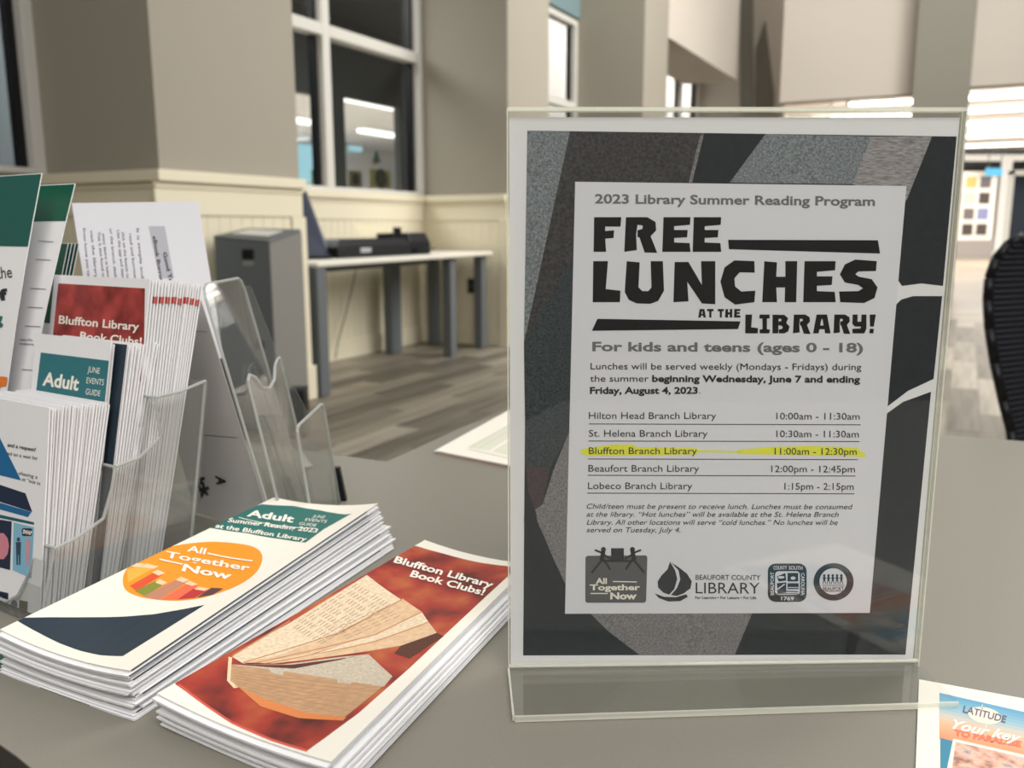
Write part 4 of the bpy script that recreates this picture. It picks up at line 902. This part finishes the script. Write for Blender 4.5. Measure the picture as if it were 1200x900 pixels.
DD(f1, [[(-20, 600), (0, 603), (40, 612), (40, 615), (0, 607), (-20, 604)]], teal2, name='teal_line')
DD(f1, [[(-20, 606), (14, 611), (12, 668), (-20, 660)], [(-20, 688), (10, 695), (9, 730), (-20, 730)]], navy2, name='event_panel')
DD(f1, [[(16, 612), (40, 618), (37, 678), (15, 668)]], mat('pale_blue_print', (128, 180, 206), .5), name='event_panel')
DD(f1, [ell(2, 640, 9, 16, 10)], mat('pink_print', (206, 130, 146), .5), .00022, name='drawn_flower')
DD(f1, [rrect(26, 619, 38, 628, 2)], navy2, .00022, name='event_badge')
for x, c in ((22, (50, 70, 90)), (33, (200, 150, 160))):
    DD(f1, [ell(x, 632, 2, 2.5, 10), [(x - 3, 635), (x + 3, 635), (x + 2.5, 650), (x - 2.5, 650)], [(x - 2.5, 650), (x - .4, 650), (x - .6, 662), (x - 2.2, 662)], [(x + .4, 650), (x + 2.5, 650), (x + 2.2, 662), (x + .6, 662)]], mat('drawn_person_%s' % ('a' if x < 30 else 'b'), c, .5), .00024, name='drawn_figure')
DD(f1, [ell(17, 709, 4, 6, 12), [(11, 716), (23, 716), (24, 732), (10, 732)]], mat('drawn_person_c', (70, 90, 120), .5), .00024, name='drawn_figure')
DD(f1, [[(23, 703), (33, 705), (32, 722), (22, 720)]], mat('brown_print', (80, 70, 50), .5), .0002, name='event_panel')
texts(f1[0], [('and a request?', (9, 523), (42, 529), 4.2, .02), ('ed on a wait list', (9, 533), (44, 539), 4.2, 0), ('chasing a', (22, 556), (44, 561), 4.2, 0), ('at \u201cnot in', (26, 563), (47, 568.5), 4.2, 0), ('SWAP', (27, 624), (37.5, 626), 4.2, .04)][:4], ink2, f1[1], .0003)
texts(f1[0], [('SWAP', (27, 625), (37.5, 627), 4.6, .04)], white_ink, f1[1], .0003)
# tall green-headed flyers in the left column
def tall(pt, pb_, aa, wid, label, hdr_px, lines_only, group, zlow=.002):
    pl = RL(aa, 0, 0); A = onp(*pt, pl, RW); Bq = onp(*pb_, pl, RW); dv_ = (Bq - A); k = (A.z - (T + zlow)) / -dv_.z; Bt = A + dv_ * k
    S_ = Sheet(Bt - RW * wid, Bt, A, A - RW * wid, bend=(lambda u, v: .0 * u + .004 * 4 * v * (1 - v)))
    E = empty('flyer', Bt - RW * wid / 2, label, 'flyer', group)
    cv = obj('sheet', S_.mesh(4, 8, .0005), paper, E)
    vh = S_.uv([hdr_px])[0][1]
    decal(S_, [[(0, vh), (1, vh), (1, 1), (0, 1)]], lines_only, cv, .0002, cells=(4, 8), px=False, name='green_header', label='green header')
    return S_, cv, E
g1 = mat('header_green', (42, 92, 84), .35); g2 = mat('header_deep_green', (14, 82, 62), .35)
fa = tall((49, 203), (15, 455), -.118, .15, 'large white flyer with dull green header at the left edge', (37, 289), g1, None)
texts(fa[0], [('the', (-3, 327), (15, 325), 14, 0), ('of', (-14, 353), (10, 350.5), 12, .05)], ink2, fa[1], .0004)
texts(fa[0], [('g', (-8, 380), (4, 379), 12, .06)], teal, fa[1], .0004)
decal(fa[0], [ell(2, 447, 12, 6, 14), ell(-6, 452, 8, 6, 12)], mat('orange_art', (222, 120, 50), .5), fa[1], .0004, name='cover_drawing')
fb_ = tall((88, 215), (45, 440), -.112, .13, 'tall flyer with deep green header behind the left edge flyer', (82, 259), g2, None)
decal(fb_[0], [stick((45, 282.5), (63, 283.5), .8), stick((42, 304), (60, 305), .8), stick((36, 338), (54, 339), .8), stick((33, 360), (51, 361), .8), stick((30, 382), (48, 383), .8), stick((26, 433), (40, 434), .8)], ink_grey, fb_[1], .0004, name='ruled_line')
texts(fb_[0], [('specific', (24, 399), (39, 400), 3, 0), ('newborns', (23, 404), (40, 405), 3, 0)], ink2, fb_[1], .0004)
for i in range(4):
    x = 79 + i * 4.2
    f_ = tall((x + .8, 285), (x - 4.2, 322), -.155, .06, 'narrow dark green topped leaflet, %s of four behind the tall flyer' % ['leftmost', 'second from the left', 'third from the left', 'rightmost'][i], (x - 10, 380), g2, 'green leaflets behind the tall flyer', .01)
# ================================================================ WHITE SHEETS BETWEEN THE RACKS
ya = .755
A0, A1, A2 = aty(84, 238, ya + .005), aty(232, 236, ya), aty(262, 420, ya - .03)
shA = Sheet(A0 + (A2 - A1), A2, A1, A0)
pA = empty('printed_sheet', (A2 + A0) / 2, 'white sheet with sideways text standing behind the red brochures', 'paper')
cA = obj('sheet', shA.mesh(1, 1, .0004), mat('cool_paper', (214, 214, 220), .6), pA)
tx = []
for i in range(9):
    x = 97 + i * 7.6; s_ = ['From home you can', 'visit the library', 'This is also found on', 'every device at home', 'or the branch desk', 'Use the app and then', 'click on the button to', 'read and borrow', 'It is simple and'][i]
    tx.append((s_, (x + (i % 3), 268 + (i % 4) * 2), (x + 6 + (i % 3), 326), 3.4, 0))
texts(shA, tx, ink2, cA, .0003)
decal(shA, [[(174, 265), (193, 265), (204, 326), (187, 326)]], mat('grey_strip', (176, 176, 184), .6), cA, .0002, name='grey_strip')
texts(shA, [('eBook Borrowing', (179, 277), (190, 345), 4.4, .02), ('Good To', (191, 296), (199, 332), 4.4, .03)], ink2, cA, .0004)
bs = [Vector((-.262, .685, T + .001)), Vector((-.181, .628, T + .001)), Vector((-.2275, .628, T + .1905)), Vector((-.315, .722, T + .1905))]
shB = Sheet(*bs)
pB = empty('leaning_sheet', (bs[0] + bs[1]) / 2, 'plain white sheet leaning against the empty clear rack', 'paper')
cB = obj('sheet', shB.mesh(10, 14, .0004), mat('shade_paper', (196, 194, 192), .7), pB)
decal(shB, [stick((226, 388), (243, 389), .8), stick((230, 509), (278, 513), .8)], ink_grey, cB, .0002, name='fold_line')
texts(shB, [('A', (253, 557), (255, 568), 1, .04, 0, (11, 1.5)), ('ick', (230, 561), (238, 584), 1, .06, 0, (10, -3)), ('.', (229, 556), (229.6, 558), 1, .06, 0, (9, -2))], ink, cB, .0005, label='hand-lettered black marks')
# ================================================================ RACK 2 (empty, facing away)
r2 = empty('brochure_rack', Vector((-.165, .67, T)), 'empty clear brochure rack turned sideways in front of the far counter edge', 'brochure rack')
yn, yf = .620, .712
def slopy(x0, k, z1, yn_, yf_, name, notch=False):
    def P(y, z, dx=0): return Vector((x0 - k * (z - T) + dx, y, z))
    w = yf_ - yn_; h_ = z1 - T
    if notch: q = [(0, 0), (1, 0), (1, 1), (.92, 1), (.8, .97), (.68, .89), (.5, .86), (.32, .89), (.2, .97), (.08, 1), (0, .97)]
    else: q = [(0, 0), (1, 0), (1, .95), (.97, .985), (.9, 1), (.1, 1), (.03, .985), (0, .95)]
    pts = [P(yn_ + w * a_, T + .001 + (h_ - .001) * b_) for a_, b_ in q]
    O_ = obj(name, MB().prism(pts, (.0022, 0, 0)), acr_r, r2); eg = MB()
    for p, q2 in zip(pts[1:], pts[2:] + pts[:1]): eg.cyl(p + Vector((.0011, 0, 0)), q2 + Vector((.0011, 0, 0)), .0012, 6)
    obj('panel_edge', eg, acr_re, O_)
slopy(-.177, .235, .912, yn, yf, 'back_panel')
slopy(-.170, .19, .846, yn, yf, 'front_panel', True)
slopy(-.149, .12, .808, yn, yf, 'front_panel', False)
pr2 = [(-.176, T + .001), (-.2215, .905), (-.214, .905), (-.1935, .844), (-.1725, .80), (-.1605, .806), (-.147, T + .001)]
for y_ in (yf,):
    obj('side_panel', MB().prism([(x, y_, z) for x, z in pr2], (0, .0022, 0)), acr_r, r2)
obj('base', MB().box((-.176, yn, T + .0005), (.03, 0, 0), (0, yf - yn, 0), (0, 0, .002)), acr_r, r2)
obj('corner_foot', MB().prism([(-.150, .716, T + .0005), (-.143, .716, T + .0005), (-.148, .716, T + .030), (-.153, .716, T + .030)], (0, .006, 0)), black_pl, r2)
# ================================================================ PAPERS BEHIND THE SIGN, FLYERS AT THE FRONT
pd0, pd1, pd2, pd3 = onz(508, 528, T + .0035), onz(513, 524, T + .0035), onz(640, 452, T + .0035), onz(640, 556, T + .0035)
for i in range(4):
    z = .0006 + i * .0009; dj = Vector((.002 * (i % 2), -.0015 * (3 - i), 0))
    c = [onz(509, 528, T + z) + dj, onz(670, 560, T + z) + dj, onz(760, 480, T + z) + dj, onz(648, 452, T + z) + dj]
    S_ = Sheet(*c, bend=(lambda u, v: .0014 * (2 * u - 1) ** 2 * 0 + .0 * v))
    o_ = obj('paper_form', S_.mesh(2, 2, .0006), paper_w if i == 3 else paper, label='%s sheet of the cream paper pile behind the sign' % ['lowest', 'second lowest', 'third', 'topmost printed'][i], cat='paper', group='paper pile behind the sign')
    if i == 3:
        o_.name = 'paper_form'
        decal(S_, [[(548, 524), (601, 495), (601, 511), (573, 528)], [(577, 529), (601, 514), (601, 535), (596, 533)]], mat('pale_table_grey', (206, 206, 190), .6), o_, .00015, name='printed_table')
        decal(S_, [stick((552, 524), (600, 497), .5), stick((560, 526), (600, 503), .5), stick((548, 526), (600, 538), .5)], mat('pale_line', (176, 176, 160), .6), o_, .0002, name='ruled_line')
ps0 = Sheet(onz(511, 531, T + .0005), onz(672, 563, T + .0005), onz(762, 483, T + .0005), onz(650, 455, T + .0005))
obj('pink_form', ps0.mesh(1, 1, .0004), mat('pink_paper', (206, 160, 150), .6), label='pink sheet peeking out beneath the cream paper pile', cat='paper')
# flyer at the lower right
c0 = onz(1073, 960, T + .0009); c1 = onz(1330, 960, T + .0009); c2 = onz(1330, 846, T + .0009); c3 = onz(1077, 796, T + .0009)
far_d = (onz(1200, 818.5, T + .0009) - c3).normalized(); near_d = (onz(1073, 900, T + .0009) - c3).normalized()
c2 = c3 + far_d * .108; c0 = c3 + near_d * .14; c1 = c0 + far_d * .108
S3 = Sheet(c0, c1, c2, c3)
fl_ = empty('flyer', (c0 + c1 + c2 + c3) / 4 - Vector((0, 0, .0006)), 'white bordered sunset flyer lying at the lower right corner', 'flyer')
cf = obj('sheet', S3.mesh(1, 1, .0004), paper_w, fl_)
def D3(p_, m, off=.0001, **k): return decal(S3, p_, m, cf, off, **k)
# printed sky: a real printed gradient, in bands
bands = [(813, 829, (92, 158, 188)), (827, 836, (150, 180, 188)), (834, 843, (196, 186, 170)), (841, 865, (226, 150, 108))]
def bx(y): return 1101 + (y - 812) * .01
stops = [(812, (84, 152, 186)), (828, (140, 178, 192)), (838, (196, 190, 178)), (846, (226, 176, 138)), (866, (222, 140, 100))]
nb2 = 14
for i in range(nb2):
    y0 = 812 + 54 * i / nb2; y1 = 812 + 54 * (i + 1) / nb2 + .3; ym = (y0 + y1) / 2
    c = tuple(float(np.interp(ym, [q[0] for q in stops], [q[1][k] for q in stops])) for k in range(3))
    D3([[(1101, y0), (1300, y0 + 45), (1300, y1 + 45), (1101, y1)]], mat('printed_sky_%s' % 'abcdefghijklmn'[i], c, .5), .0001 + i * .000004, name='printed_sky')
D3([[(1102, 865), (1300, 915), (1300, 1000), (1102, 1000)]], mat('printed_sea', (52, 128, 156), .5), .00016, name='printed_sea')
D3([ell(1154, 839, 20, 9.5, 24, rot=.2), stick((1151, 826), (1151, 832), 1), stick((1155, 848), (1156, 853), 1)], mat('badge_cream', (236, 224, 200), .5), .0002, name='logo_disc')
texts(S3, [('LATITUDE', (1128, 835), (1178, 847.5), 8, .02)], mat('badge_ink', (92, 84, 110), .5), cf, .0003)
texts(S3, [('TO PARADISE', (1118, 862), (1196, 876), 6.5, .05)], mat('coral_ink', (226, 112, 84), .5), cf, .00028)
texts(S3, [('Your key', (1115, 854), (1196, 871), 10.5, .03, .35)], white_ink, cf, .00032)
D3([[(1117, 866), (1300, 908), (1300, 960), (1111, 912), (1110, 900)]], paper_w, .0002, name='photo_border')
D3([[(1120, 870), (1300, 911), (1300, 960), (1115, 905)]], ramp_mat('beach_print', [(.3, (92, 70, 70)), (.45, (200, 150, 130)), (.6, (222, 188, 168)), (.75, (120, 120, 140))], 160, .5, 4), .00024, name='printed_photo')
# green leaflet corner under the left stack
g0 = onz(-60, 800, T + .001); S4 = Sheet(onz(-70, 830, T + .001), onz(9, 777, T + .001), onz(14, 757, T + .001), onz(-60, 740, T + .001))
gl = obj('green_leaflet', S4.mesh(1, 1, .0006), green_ink, label='dark green leaflet corner under the left brochure stack', cat='leaflet')
